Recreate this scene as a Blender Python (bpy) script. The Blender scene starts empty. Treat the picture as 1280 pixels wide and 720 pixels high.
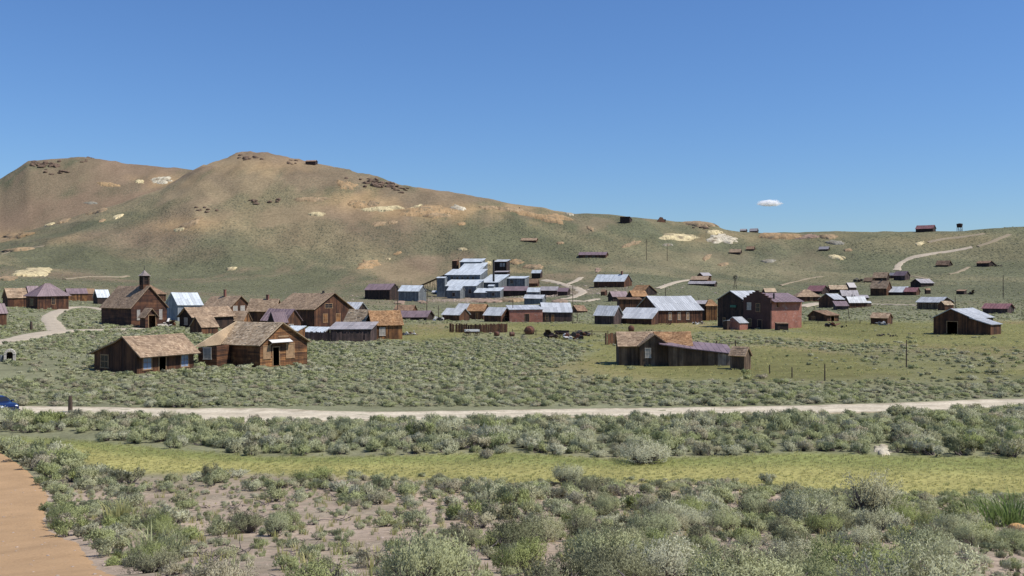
import bpy, math, random
import numpy as np
from mathutils import Vector, Matrix

# ---------------------------------------------------------------- camera, world, sun, exposure
scene = bpy.context.scene
EYE = 10.0                      # eye height above the plain, metres
F = 1250.0                      # focal length in photograph pixels (1280 wide)
cam_d = bpy.data.cameras.new("camera")
cam_d.sensor_width = 36.0
cam_d.lens = F / 1280.0 * 36.0
cam_d.clip_start = 0.1
cam_d.clip_end = 30000.0
cam = bpy.data.objects.new("camera", cam_d)
cam.location = (0, 0, EYE)
cam.rotation_euler = (math.radians(90), 0, 0)
scene.collection.objects.link(cam)
scene.camera = cam
scene.render.resolution_x, scene.render.resolution_y = 1024, 576

SUN_EL, SUN_AZ = 56.0, 104.0     # azimuth clockwise from +Y (the view direction)
world = bpy.data.worlds.new("World")
scene.world = world
world.use_nodes = True
wn = world.node_tree
bg = wn.nodes["Background"]
sky = wn.nodes.new("ShaderNodeTexSky")
sky.sky_type = 'NISHITA'
sky.sun_disc = False
sky.sun_elevation = math.radians(SUN_EL)
sky.sun_rotation = math.radians(SUN_AZ)
sky.altitude = 2500
sky.air_density = 1.6
sky.dust_density = 0.0
sky.ozone_density = 6.0
tint = wn.nodes.new("ShaderNodeMix"); tint.data_type = 'RGBA'; tint.blend_type = 'MULTIPLY'
tint.inputs[0].default_value = 1.0
tint.inputs[7].default_value = (0.60, 0.755, 1.0, 1.0)      # the deep blue of thin high-desert air
wn.links.new(sky.outputs[0], tint.inputs[6])
wn.links.new(tint.outputs[2], bg.inputs[0])
bg.inputs[1].default_value = 0.115

sun_d = bpy.data.lights.new("sun", 'SUN')
sun_d.energy = 5.0
sun_d.angle = math.radians(0.53)
sun_d.color = (1.0, 0.955, 0.88)
sun = bpy.data.objects.new("sun", sun_d)
_el, _az = math.radians(SUN_EL), math.radians(SUN_AZ)
sdir = Vector((math.sin(_az) * math.cos(_el), math.cos(_az) * math.cos(_el), math.sin(_el)))
sun.rotation_euler = sdir.to_track_quat('Z', 'Y').to_euler()
sun.location = (80, 60, 200)
scene.collection.objects.link(sun)
scene.view_settings.view_transform = 'Standard'
scene.view_settings.look = 'None'
scene.view_settings.exposure = 0.0
scene.view_settings.gamma = 1.0
scene.cycles.volume_bounces = 8

RNG = np.random.default_rng(7)
random.seed(7)

# ---------------------------------------------------------------- helpers: objects
def link(o):
    scene.collection.objects.link(o)
    return o

def tag(o, label=None, cat=None, group=None, kind=None):
    if label: o["label"] = label
    if cat: o["category"] = cat
    if group: o["group"] = group
    if kind: o["kind"] = kind
    return o

def empty(name, loc=(0, 0, 0), rz=0.0):
    o = bpy.data.objects.new(name, None)
    o.empty_display_size = 0.3
    o.location = loc
    o.rotation_euler = (0, 0, rz)
    return link(o)

class MB:
    """collects vertices and faces; build() links them as one mesh object"""
    def __init__(self):
        self.v, self.f, self.m = [], [], []
    def face(self, pts, m=0):
        i = len(self.v)
        self.v.extend([tuple(p) for p in pts])
        self.f.append(tuple(range(i, i + len(pts))))
        self.m.append(m)
    def poly(self, verts, faces, m=0):
        i = len(self.v)
        self.v.extend([tuple(p) for p in verts])
        for q in faces:
            self.f.append(tuple(i + k for k in q)); self.m.append(m)
    def box(self, x0, x1, y0, y1, z0, z1, m=0):
        self.poly([(x0, y0, z0), (x1, y0, z0), (x1, y1, z0), (x0, y1, z0),
                   (x0, y0, z1), (x1, y0, z1), (x1, y1, z1), (x0, y1, z1)],
                  [(0, 3, 2, 1), (4, 5, 6, 7), (0, 1, 5, 4), (1, 2, 6, 5), (2, 3, 7, 6), (3, 0, 4, 7)], m)
    def slab(self, quad, t, m=0):
        """thick quad: the quad is the top, t metres thick along its normal"""
        q = [Vector(p) for p in quad]
        n = (q[1] - q[0]).cross(q[-1] - q[0]).normalized() * t
        b = [p - n for p in q]
        k = len(q)
        fs = [tuple(range(k)), tuple(range(2 * k - 1, k - 1, -1))]
        for i in range(k):
            j = (i + 1) % k
            fs.append((i, i + k, j + k, j))
        self.poly(q + b, fs, m)
    def tube(self, pts, rads, seg=6, m=0, cap=True):
        pts = [Vector(p) for p in pts]
        rings = []
        for i, p in enumerate(pts):
            d = (pts[min(i + 1, len(pts) - 1)] - pts[max(i - 1, 0)]).normalized()
            a = d.orthogonal().normalized()
            b = d.cross(a)
            rings.append([p + (a * math.cos(2 * math.pi * k / seg) + b * math.sin(2 * math.pi * k / seg)) * rads[i] for k in range(seg)])
        vs = [p for r in rings for p in r]
        fs = []
        for i in range(len(rings) - 1):
            for k in range(seg):
                k2 = (k + 1) % seg
                fs.append((i * seg + k, i * seg + k2, (i + 1) * seg + k2, (i + 1) * seg + k))
        if cap:
            fs.append(tuple(range(seg - 1, -1, -1)))
            fs.append(tuple((len(rings) - 1) * seg + k for k in range(seg)))
        self.poly(vs, fs, m)
    def lathe(self, prof, seg=10, c=(0, 0, 0), m=0):
        vs, fs = [], []
        for (r, z) in prof:
            for k in range(seg):
                a = 2 * math.pi * k / seg
                vs.append((c[0] + r * math.cos(a), c[1] + r * math.sin(a), c[2] + z))
        for i in range(len(prof) - 1):
            for k in range(seg):
                k2 = (k + 1) % seg
                fs.append((i * seg + k, i * seg + k2, (i + 1) * seg + k2, (i + 1) * seg + k))
        self.poly(vs, fs, m)
    def mesh(self, name, mats, smooth=False):
        me = bpy.data.meshes.new(name)
        me.from_pydata(self.v, [], self.f)
        if not isinstance(mats, (list, tuple)): mats = [mats]
        for x in mats: me.materials.append(x)
        if len(mats) > 1: me.polygons.foreach_set("material_index", self.m)
        if smooth: me.polygons.foreach_set("use_smooth", [True] * len(me.polygons))
        me.update()
        return me
    def build(self, name, mats, parent=None, smooth=False, kind=None):
        o = bpy.data.objects.new(name, self.mesh(name, mats, smooth))
        link(o)
        if parent is not None: o.parent = parent
        if kind: o["kind"] = kind
        return o

# ---------------------------------------------------------------- helpers: materials
def lin(r, g, b):
    def f(c):
        c /= 255.0
        return c / 12.92 if c <= 0.04045 else ((c + 0.055) / 1.055) ** 2.4
    return (f(r), f(g), f(b), 1.0)

def newmat(name):
    m = bpy.data.materials.new(name)
    m.use_nodes = True
    nt = m.node_tree
    return m, nt, nt.nodes["Principled BSDF"]

def N(nt, t, **kw):
    n = nt.nodes.new(t)
    for k, v in kw.items(): setattr(n, k, v)
    return n

def ramp(nt, fac, cols, pos=None, interp='LINEAR'):
    r = nt.nodes.new("ShaderNodeValToRGB")
    r.color_ramp.interpolation = interp
    e = r.color_ramp.elements
    n = len(cols)
    while len(e) < n: e.new(0.5)
    for i, c in enumerate(cols):
        e[i].position = pos[i] if pos else i / (n - 1)
        e[i].color = c if len(c) == 4 else (*c, 1)
    nt.links.new(fac, r.inputs[0])
    return r.outputs[0]

def noise(nt, co, scale, detail=4, rough=0.55, dist=0.0):
    n = nt.nodes.new("ShaderNodeTexNoise")
    n.inputs["Scale"].default_value = scale
    n.inputs["Detail"].default_value = detail
    n.inputs["Roughness"].default_value = rough
    n.inputs["Distortion"].default_value = dist
    if co is not None: nt.links.new(co, n.inputs["Vector"])
    return n.outputs["Fac"]

def mix(nt, fac, a, b, mode='MIX'):
    n = nt.nodes.new("ShaderNodeMix")
    n.data_type = 'RGBA'; n.blend_type = mode
    def put(s, v):
        if hasattr(v, "is_linked") or hasattr(v, "links"): nt.links.new(v, s)
        else: s.default_value = v
    put(n.inputs[0], fac); put(n.inputs[6], a); put(n.inputs[7], b)
    return n.outputs[2]

def math_(nt, op, a, b=None):
    n = nt.nodes.new("ShaderNodeMath"); n.operation = op
    for i, v in enumerate((a, b)):
        if v is None: continue
        if hasattr(v, "links"): nt.links.new(v, n.inputs[i])
        else: n.inputs[i].default_value = v
    return n.outputs[0]

def maprange(nt, v, a, b, c=0.0, d=1.0):
    n = nt.nodes.new("ShaderNodeMapRange")
    nt.links.new(v, n.inputs[0])
    for i, x in enumerate((a, b, c, d)): n.inputs[1 + i].default_value = x
    return n.outputs[0]

def mapped(nt, co, scale):
    n = nt.nodes.new("ShaderNodeMapping")
    n.inputs["Scale"].default_value = scale
    nt.links.new(co, n.inputs["Vector"])
    return n.outputs[0]

def bump(nt, bsdf, h, strength=0.4, dist=0.05):
    b = nt.nodes.new("ShaderNodeBump")
    b.inputs["Strength"].default_value = strength
    b.inputs["Distance"].default_value = dist
    nt.links.new(h, b.inputs["Height"])
    nt.links.new(b.outputs[0], bsdf.inputs["Normal"])

def mat_boards(name, cols, rough=0.85, stain=0.5):
    """weathered timber: each board (mesh island) its own tone, grain running up the board"""
    m, nt, bs = newmat(name)
    g = N(nt, "ShaderNodeNewGeometry"); tc = N(nt, "ShaderNodeTexCoord")
    base = ramp(nt, g.outputs["Random Per Island"], cols)
    gr = noise(nt, mapped(nt, tc.outputs["Object"], (9, 9, 0.5)), 1.6, 5)
    c = mix(nt, 1.0, base, ramp(nt, gr, [(0.55, 0.55, 0.57), (1.3, 1.26, 1.2)], [0.3, 0.72]), 'MULTIPLY')
    big = noise(nt, mapped(nt, tc.outputs["Object"], (0.7, 0.7, 0.45)), 1.3, 4)
    c = mix(nt, 1.0, c, ramp(nt, big, [(1 - stain, 1 - stain, 1 - stain * 0.95), (1.15, 1.12, 1.08)], [0.33, 0.62]), 'MULTIPLY')
    nt.links.new(c, bs.inputs["Base Color"])
    bs.inputs["Roughness"].default_value = rough
    bump(nt, bs, gr, 0.35, 0.02)
    return m

def mat_shingle(name, cols):
    m, nt, bs = newmat(name)
    g = N(nt, "ShaderNodeNewGeometry"); tc = N(nt, "ShaderNodeTexCoord")
    base = ramp(nt, g.outputs["Random Per Island"], cols)
    big = noise(nt, tc.outputs["Object"], 0.55, 4)
    c = mix(nt, 1.0, base, ramp(nt, big, [(0.66, 0.64, 0.62), (1.2, 1.17, 1.12)], [0.3, 0.7]), 'MULTIPLY')
    fine = noise(nt, tc.outputs["Object"], 9, 3)
    c = mix(nt, 1.0, c, ramp(nt, fine, [(0.75, 0.75, 0.75), (1.2, 1.2, 1.2)], [0.3, 0.7]), 'MULTIPLY')
    nt.links.new(c, bs.inputs["Base Color"])
    bs.inputs["Roughness"].default_value = 0.9
    return m

def mat_metal(name, col, rust=(0.20, 0.09, 0.045), rustiness=0.45, metallic=0.25, rough=0.5):
    m, nt, bs = newmat(name)
    g = N(nt, "ShaderNodeNewGeometry"); tc = N(nt, "ShaderNodeTexCoord")
    k = ramp(nt, g.outputs["Random Per Island"], [tuple(0.80 * c for c in col), col, tuple(min(1, 1.14 * c) for c in col)])
    st = noise(nt, mapped(nt, tc.outputs["Object"], (1.2, 1.2, 0.4)), 1.5, 5, 0.65)
    f = ramp(nt, st, [(0, 0, 0), (1, 1, 1)], [1.0 - rustiness, min(1.0, 1.0 - rustiness + 0.2)])
    c = mix(nt, f, k, (*rust, 1))
    d = noise(nt, tc.outputs["Object"], 2.5, 4)
    c = mix(nt, 1.0, c, ramp(nt, d, [(0.8, 0.8, 0.8), (1.12, 1.12, 1.12)], [0.3, 0.7]), 'MULTIPLY')
    nt.links.new(c, bs.inputs["Base Color"])
    bs.inputs["Metallic"].default_value = metallic
    bs.inputs["Roughness"].default_value = rough
    return m

def mat_plain(name, col, rough=0.7, var=0.2, scale=3.0, metallic=0.0):
    m, nt, bs = newmat(name)
    tc = N(nt, "ShaderNodeTexCoord")
    n = noise(nt, tc.outputs["Object"], scale, 4)
    c = mix(nt, 1.0, (*col, 1), ramp(nt, n, [(1 - var,) * 3, (1 + var,) * 3], [0.3, 0.7]), 'MULTIPLY')
    nt.links.new(c, bs.inputs["Base Color"])
    bs.inputs["Roughness"].default_value = rough
    bs.inputs["Metallic"].default_value = metallic
    return m

def mat_brick(name, c1, c2, mortar, whiten=0.0):
    m, nt, bs = newmat(name)
    tc = N(nt, "ShaderNodeTexCoord")
    # brick courses by height, joints along whichever wall direction
    sep = N(nt, "ShaderNodeSeparateXYZ"); nt.links.new(tc.outputs["Object"], sep.inputs[0])
    comb = N(nt, "ShaderNodeCombineXYZ")
    nt.links.new(math_(nt, 'ADD', sep.outputs[0], sep.outputs[1]), comb.inputs[0])
    nt.links.new(sep.outputs[2], comb.inputs[1])
    b = N(nt, "ShaderNodeTexBrick")
    nt.links.new(comb.outputs[0], b.inputs["Vector"])
    b.inputs["Color1"].default_value = (*c1, 1); b.inputs["Color2"].default_value = (*c2, 1)
    b.inputs["Mortar"].default_value = (*mortar, 1)
    b.inputs["Scale"].default_value = 3.2; b.inputs["Mortar Size"].default_value = 0.02
    n = noise(nt, tc.outputs["Object"], 0.7, 5)
    c = mix(nt, 1.0, b.outputs[0], ramp(nt, n, [(0.7,) * 3, (1.2,) * 3], [0.3, 0.7]), 'MULTIPLY')
    if whiten:
        w = noise(nt, mapped(nt, tc.outputs["Object"], (1, 1, 1.6)), 0.8, 6, 0.7)
        c = mix(nt, math_(nt, 'MULTIPLY', ramp(nt, w, [(0, 0, 0), (1, 1, 1)], [0.55, 0.7]), whiten), c, (0.55, 0.47, 0.43, 1))
    nt.links.new(c, bs.inputs["Base Color"])
    bs.inputs["Roughness"].default_value = 0.9
    bump(nt, bs, b.outputs["Fac"], -0.3, 0.01)
    return m

def mat_leaf(name, cols, spread, trans=0.2):
    """leaves: tone per leaf, tint per plant"""
    m, nt, bs = newmat(name)
    g = N(nt, "ShaderNodeNewGeometry"); oi = N(nt, "ShaderNodeObjectInfo")
    c = ramp(nt, oi.outputs["Random"], cols)
    c = mix(nt, 1.0, c, ramp(nt, g.outputs["Random Per Island"], [(1 - spread,) * 3, (1, 1, 1), (1 + spread, 1 + spread, 1 + spread * 0.8)]), 'MULTIPLY')
    nt.nodes.remove(bs)
    d = N(nt, "ShaderNodeBsdfDiffuse"); t = N(nt, "ShaderNodeBsdfTranslucent"); mx = N(nt, "ShaderNodeMixShader")
    nt.links.new(c, d.inputs[0]); nt.links.new(c, t.inputs[0])
    mx.inputs[0].default_value = trans
    nt.links.new(d.outputs[0], mx.inputs[1]); nt.links.new(t.outputs[0], mx.inputs[2])
    nt.links.new(mx.outputs[0], nt.nodes["Material Output"].inputs[0])
    return m

M = {}
M['brown'] = mat_boards("weathered_brown_boards", [(0.055, 0.024, 0.012), (0.11, 0.047, 0.021), (0.17, 0.077, 0.034)])
M['red'] = mat_boards("red_brown_boards", [(0.055, 0.021, 0.012), (0.10, 0.040, 0.020), (0.16, 0.072, 0.034)], stain=.62)
M['orange'] = mat_boards("sun_bleached_orange_boards", [(0.10, 0.043, 0.018), (0.24, 0.108, 0.038), (0.36, 0.18, 0.068)], stain=.66)
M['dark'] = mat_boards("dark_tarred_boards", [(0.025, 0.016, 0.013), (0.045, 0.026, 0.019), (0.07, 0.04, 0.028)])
M['grey'] = mat_boards("silver_grey_boards", [(0.072, 0.043, 0.025), (0.125, 0.080, 0.048), (0.195, 0.136, 0.088)])
M['plum'] = mat_boards("plum_grey_boards", [(0.042, 0.028, 0.026), (0.076, 0.049, 0.045), (0.118, 0.079, 0.072)])
M['pale'] = mat_boards("pale_blue_grey_boards", [(0.19, 0.22, 0.26), (0.25, 0.285, 0.325), (0.32, 0.35, 0.385)], stain=0.25)
M['slate'] = mat_boards("blue_grey_metal_siding", [(0.105, 0.12, 0.13), (0.155, 0.175, 0.185), (0.21, 0.235, 0.24)], stain=0.3)
M['trim'] = mat_plain("weathered_trim", (0.34, 0.21, 0.11), 0.85, 0.3)
M['bleached'] = mat_boards("bleached_boards", [(0.20, 0.15, 0.11), (0.34, 0.27, 0.21), (0.44, 0.37, 0.30)])
M['ptrim'] = mat_plain("pale_trim", (0.52, 0.47, 0.40), 0.85, 0.2)
M['brick'] = mat_brick("red_brick", (0.33, 0.10, 0.065), (0.42, 0.16, 0.10), (0.36, 0.24, 0.19), 0.45)
M['shade_brick'] = mat_brick("shade_toned_brick", (0.07, 0.028, 0.022), (0.095, 0.04, 0.031), (0.09, 0.06, 0.048))  # darker copy of the red brick, the gable front's shade put into its colour
M['sh_tan'] = mat_shingle("tan_shingles", [(0.25, 0.17, 0.11), (0.34, 0.24, 0.155), (0.39, 0.28, 0.185), (0.46, 0.34, 0.23)])
M['sh_pale'] = mat_shingle("pale_straw_shingles", [(0.28, 0.20, 0.125), (0.41, 0.31, 0.20), (0.47, 0.365, 0.245), (0.57, 0.46, 0.33)])
M['sh_brown'] = mat_shingle("brown_shingles", [(0.19, 0.115, 0.07), (0.29, 0.185, 0.115), (0.38, 0.25, 0.16)])
M['sh_rust'] = mat_shingle("rust_orange_shingles", [(0.25, 0.135, 0.06), (0.36, 0.20, 0.095), (0.44, 0.27, 0.14)])
M['sh_church'] = mat_shingle("brown_grey_shingles", [(0.24, 0.165, 0.105), (0.33, 0.235, 0.155), (0.41, 0.30, 0.21)])
M['sh_grey'] = mat_shingle("grey_shingles", [(0.20, 0.16, 0.15), (0.31, 0.26, 0.25), (0.40, 0.34, 0.32)])
M['me_white'] = mat_metal("galvanised_roofing", (0.46, 0.47, 0.475), rustiness=0.36, metallic=0.0)
M['me_blue'] = mat_metal("blue_white_roofing", (0.50, 0.535, 0.555), rustiness=0.25, metallic=0.0)
M['me_grey'] = mat_metal("dull_grey_roofing", (0.34, 0.31, 0.305), rust=(0.24, 0.15, 0.12), rustiness=0.42, metallic=0.0)
M['me_purple'] = mat_metal("plum_roofing", (0.215, 0.15, 0.157), rust=(0.24, 0.15, 0.12), rustiness=0.42, metallic=0.1, rough=0.55)
M['me_maroon'] = mat_metal("maroon_roofing", (0.24, 0.11, 0.11), rust=(0.22, 0.12, 0.09), rustiness=0.4, metallic=0.1, rough=0.6)
M['pane_dark'] = mat_plain("dark_window_glass", (0.02, 0.022, 0.028), 0.15, 0.1)
M['pane_pale'] = mat_plain("curtained_window_glass", (0.37, 0.335, 0.29), 0.3, 0.25, 2.0)
M['pane_blue'] = mat_plain("blue_curtained_glass", (0.26, 0.32, 0.42), 0.3, 0.35, 2.0)
M['iron'] = mat_plain("dark_iron", (0.035, 0.03, 0.028), 0.6, 0.3)
M['rust'] = mat_plain("rusted_iron", (0.17, 0.07, 0.04), 0.85, 0.4)
M['pole'] = mat_plain("weathered_pole_timber", (0.075, 0.05, 0.035), 0.9, 0.3, 2.0)
M['stone'] = mat_plain("pale_stone", (0.50, 0.45, 0.38), 0.9, 0.25, 2.5)
M['chimney'] = mat_plain("chimney_brick", (0.20, 0.085, 0.06), 0.9, 0.3, 4.0)
M['green_sign'] = mat_plain("green_paint", (0.03, 0.14, 0.09), 0.6, 0.2)
M['white'] = mat_plain("old_white_paint", (0.66, 0.64, 0.60), 0.8, 0.15)

# ---------------------------------------------------------------- terrain
def vnoise(x, y, seed=0):
    xi = np.floor(x).astype(np.int64); yi = np.floor(y).astype(np.int64)
    xf = x - xi; yf = y - yi
    def h(a, b):
        n = (a * 374761393 + b * 668265263 + seed * 974634721) & 0x7fffffff
        n = ((n ^ (n >> 13)) * 1274126177) & 0x7fffffff
        n = (n ^ (n >> 16)) & 0xffff
        return n / 65535.0
    u = xf * xf * (3 - 2 * xf); v = yf * yf * (3 - 2 * yf)
    return (h(xi, yi) * (1 - u) + h(xi + 1, yi) * u) * (1 - v) + (h(xi, yi + 1) * (1 - u) + h(xi + 1, yi + 1) * u) * v

def fbm(x, y, scale, oct=4, seed=0, gain=0.5):
    s = 0.0; a = 1.0; t = 0.0
    x = np.asarray(x, float) / scale; y = np.asarray(y, float) / scale
    for i in range(oct):
        s = s + a * vnoise(x + 17.3 * i, y - 9.1 * i, seed + i); t += a
        a *= gain; x = x * 2.03; y = y * 2.03
    return s / t

def smooth(a, b, x):
    t = np.clip((np.asarray(x, float) - a) / (b - a), 0, 1)
    return t * t * (3 - 2 * t)

COLX = np.array([-700, 0, 200, 400, 600, 800, 1000, 1200, 1900.])
# height of the ground below/above the eye line, given as photograph rows at a few distances
MID = {150: [440, 440, 441, 443, 443, 443, 443, 443, 443],
       220: [400, 404, 408, 414, 416.5, 416.5, 416.5, 416, 415],
       320: [378, 385, 391, 396, 399, 398.5, 398.5, 398, 396],
       450: [358, 367, 376, 383, 386, 382, 386, 384, 380],
       600: [342, 352, 362, 371, 376, 363, 372, 368, 362],
       800: [325, 334, 339, 344, 343, 335, 343, 335, 330]}
SILX = np.array([-700, 0, 50, 100, 150, 200, 232, 250, 275, 290, 303, 315, 335, 352, 370, 385, 400, 430, 447, 460, 480, 500, 530, 560, 600,
                 640, 670, 690, 720, 770, 800, 830, 845, 870, 890, 905, 930, 945, 1000, 1050, 1100, 1150, 1200, 1250, 1280, 1500, 1900.])
SILY = np.array([330, 302, 288, 270, 256, 238, 221, 212, 205, 199, 194.5, 193, 194, 198, 201, 204, 207, 213, 218, 221, 227, 233, 238, 241.5, 248,
                 256, 261.5, 264.5, 268, 271.5, 272.5, 275, 277, 278, 281, 287, 290, 291, 292, 292, 291, 290, 289, 287, 286, 280, 275.])
RX = np.array([-700, 0, 240, 315, 500, 700, 850, 930, 1100, 1280, 1900.])
RY = np.array([1350, 1280, 1210, 1200, 1090, 1060, 1080, 1010, 960, 920, 900.])
SIL2X = np.array([-700, -100, 0, 10, 20, 35, 60, 105, 125, 140, 175, 240, 300, 400, 600, 1900.])
SIL2Y = np.array([290, 245, 225, 218, 212, 202, 200, 198, 199.5, 203, 208, 214.5, 226, 262, 305, 330.])

def hermite_cols(xs, tab, x):
    """smooth interpolation over the photograph columns"""
    tab = np.asarray(tab, float)
    m = np.gradient(tab, xs)
    x = np.clip(x, xs[0], xs[-1])
    i = np.clip(np.searchsorted(xs, x) - 1, 0, len(xs) - 2)
    h = xs[i + 1] - xs[i]; t = (x - xs[i]) / h
    return ((2 * t**3 - 3 * t**2 + 1) * tab[i] + (t**3 - 2 * t**2 + t) * h * m[i]
            + (-2 * t**3 + 3 * t**2) * tab[i + 1] + (t**3 - t**2) * h * m[i + 1])

def terrain(X, Y):
    X = np.atleast_1d(np.asarray(X, float)); Y = np.atleast_1d(np.asarray(Y, float))
    r = np.hypot(X, Y)
    az = np.arctan2(X, Y)
    azc = np.clip(az, -0.85, 0.85)
    px = 640 + F * np.tan(azc); ca = np.cos(azc)
    ds, zs = [], []
    one = np.ones_like(r)
    for d, z in ((0, -1.65), (6, -2.35), (13, -3.74), (20, -5.15), (30, -6.95), (45, -8.75), (58, -9.65), (75, -9.95)):
        ds.append(d * one); zs.append(z * one)
    for d, row in MID.items():
        ds.append(d * one); zs.append((360 - hermite_cols(COLX, row, px)) / F * d * ca)
    R = np.interp(px, RX, RY)
    zR = (360 - np.interp(px, SILX, SILY)) / F * R * ca
    ds.append(R); zs.append(zR)
    ds.append(R + 190); zs.append(zR - 17)
    z2 = (360 - np.interp(px, SIL2X, SIL2Y)) / F * 1800 * ca
    ds.append(1800 * one); zs.append(z2)
    ds.append(2300 * one); zs.append(z2 - 45)
    ds.append(4500 * one); zs.append(0 * one - 10)
    ds.append(20000 * one); zs.append(0 * one - 40)
    D = np.stack(ds); Z = np.stack(zs)
    h = np.diff(D, axis=0); s = np.diff(Z, axis=0) / h
    m = np.zeros_like(Z)
    a, b = s[:-1], s[1:]
    w1 = 2 * h[1:] + h[:-1]; w2 = h[1:] + 2 * h[:-1]
    with np.errstate(divide='ignore', invalid='ignore'):
        mm = (w1 + w2) / (w1 / a + w2 / b)
    m[1:-1] = np.where(a * b > 0, mm, 0)
    m[0] = s[0]; m[-1] = s[-1]
    rr = np.minimum(r, 19999)
    k = np.clip((D <= rr).sum(axis=0) - 1, 0, D.shape[0] - 2)
    ii = np.arange(len(r))
    hk = h[k, ii]; t = (rr - D[k, ii]) / hk
    z = ((2 * t**3 - 3 * t**2 + 1) * Z[k, ii] + (t**3 - 2 * t**2 + t) * hk * m[k, ii]
         + (-2 * t**3 + 3 * t**2) * Z[k + 1, ii] + (t**3 - t**2) * hk * m[k + 1, ii])
    hill = smooth(620, 950, r)
    z = z + (fbm(X, Y, 5.0, 3, 3) - 0.5) * 0.28 * smooth(4, 12, r) * (1 - smooth(60, 90, r))
    z = z + (fbm(X, Y, 30.0, 3, 11) - 0.5) * 0.7 * smooth(60, 140, r) * (1 - 0.3 * hill)
    ridge_soft = 1 - 0.72 * np.exp(-((r - R) / 110.0) ** 2)
    gul = 1 - np.abs(2 * fbm(X * 1.0 + 0.35 * Y, Y * 0.42, 105.0, 4, 23) - 1)
    z = z + (gul - 0.75) * 15.0 * hill * ridge_soft * (1 - .75 * smooth(1250, 1500, r))
    z = z + (fbm(X, Y, 34.0, 3, 31) - 0.5) * 4.2 * hill
    z = z + np.maximum(fbm(X, Y, 16.0, 4, 33, 0.6) - 0.56, 0) * 9.0 * smooth(700, 1000, r) * smooth(0.075, 0.12, z / np.maximum(r, 1))
    return z + EYE

def ground(x, y):
    return float(terrain(x, y)[0])

_T0 = np.concatenate([np.arange(6, 100, 2.0), np.arange(100, 500, 6.0), np.arange(500, 2000, 14.0)])
def pix_ground(px, py):
    """where the sight line through a photograph pixel meets the ground"""
    px = np.atleast_1d(np.asarray(px, float)); py = np.atleast_1d(np.asarray(py, float))
    px, py = np.broadcast_arrays(px, py)
    out = np.zeros((len(px), 3))
    for c0 in range(0, len(px), 400):
        a = (px[c0:c0 + 400] - 640) / F; b = (360 - py[c0:c0 + 400]) / F
        n = len(a)
        T = np.repeat(_T0[None, :], n, 0)
        Zt = terrain((a[:, None] * T).ravel(), T.ravel()).reshape(n, -1)
        under = (EYE + b[:, None] * T) <= Zt
        k = np.where(under.any(1), under.argmax(1), 0)
        # sight line that just misses the ridge: take the closest approach
        miss = ~under.any(1)
        gap = (EYE + b[:, None] * T - Zt) / T
        gap[:, T[0] < 500] = 9
        k = np.where(miss, gap.argmin(1), k)
        hi = _T0[k]; lo = _T0[np.maximum(k - 1, 0)]
        for _ in range(14):
            mid = (lo + hi) / 2
            u = (EYE + b * mid) <= terrain(a * mid, mid)
            hi = np.where(u, mid, hi); lo = np.where(u, lo, mid)
        hi = np.where(miss, _T0[k], hi)
        out[c0:c0 + n, 0] = a * hi; out[c0:c0 + n, 1] = hi
        out[c0:c0 + n, 2] = terrain(a * hi, hi)
    return out

# dirt track network (photograph rows/columns turned into ground points)
ROADS = [
 # name, half width (m), points
 ("dirt_road", 3.05, [(-260, 512), (-60, 514), (40, 513.5), (150, 515), (280, 519), (420, 520.5), (560, 519), (700, 517), (860, 515), (1000, 512.5), (1120, 509.5), (1200, 507), (1290, 503.5), (1500, 498)]),
 ("dirt_track", 2.5, [(-60, 436), (0, 428), (25, 424), (50, 418), (75, 414.5), (100, 413.5), (140, 412.5), (176, 411)]),
 ("dirt_track", 1.9, [(72, 414), (66, 404), (62, 396), (80, 386.5), (100, 384), (118, 385), (132, 388)]),
 ("dirt_track", 4.0, [(999, 384), (1012, 381), (1026, 379)]),
 ("dirt_track", 1.7, [(1086, 380.5), (1110, 381), (1130, 381.5), (1148, 382)]),
 ("dirt_track", 3.0, [(680, 350), (695, 353), (708, 357), (722, 361), (728, 366), (715, 372), (700, 374)]),
 ("dirt_track", 2.4, [(708, 356), (718, 352), (726, 347)]),
 ("dirt_track", 2.4, [(712, 376), (730, 377), (746, 374)]),
 ("hill_track", 2.6, [(1121, 338), (1124, 331), (1133, 325), (1150, 319.5), (1172, 316), (1194, 313), (1215, 309)]),
 ("hill_track", 1.8, [(1135, 345), (1150, 347), (1162, 350)]),
 ("hill_track", 1.5, [(1186, 343), (1198, 340), (1211, 334)]),
 ("hill_track", 2.4, [(1222, 308), (1240, 302), (1262, 293)]),
 ("hill_track", 2.6, [(1160, 303), (1185, 298), (1212, 295), (1230, 292)]),
 ("hill_track", 2.4, [(822, 361), (838, 355), (852, 351.5), (863, 350)]),
 ("hill_track", 1.6, [(80, 349), (105, 346.5), (135, 346), (160, 345)]),
 ("hill_track", 1.4, [(975, 357), (1000, 351), (1028, 346)]),
 ("hill_track", 1.8, [(0, 318), (18, 313), (38, 310), (56, 308)]),
]
def spline(pts, n):
    p = np.asarray(pts, float)
    t = np.arange(len(p)); tt = np.linspace(0, len(p) - 1, n)
    m = np.gradient(p, axis=0)
    i = np.clip(tt.astype(int), 0, len(p) - 2); u = (tt - i)[:, None]
    return ((2*u**3-3*u**2+1)*p[i] + (u**3-2*u**2+u)*m[i] + (-2*u**3+3*u**2)*p[i+1] + (u**3-u**2)*m[i+1])

ROADW = []
for nm, hw, pts in ROADS:
    P = pix_ground([p[0] for p in pts], [p[1] for p in pts])
    n = max(12, int(np.linalg.norm(np.diff(P[:, :2], axis=0), axis=1).sum() / (0.7 if P[:, 1].mean() < 300 else 4)))
    ROADW.append((nm, hw, spline(P[:, :2], n)))

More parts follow.
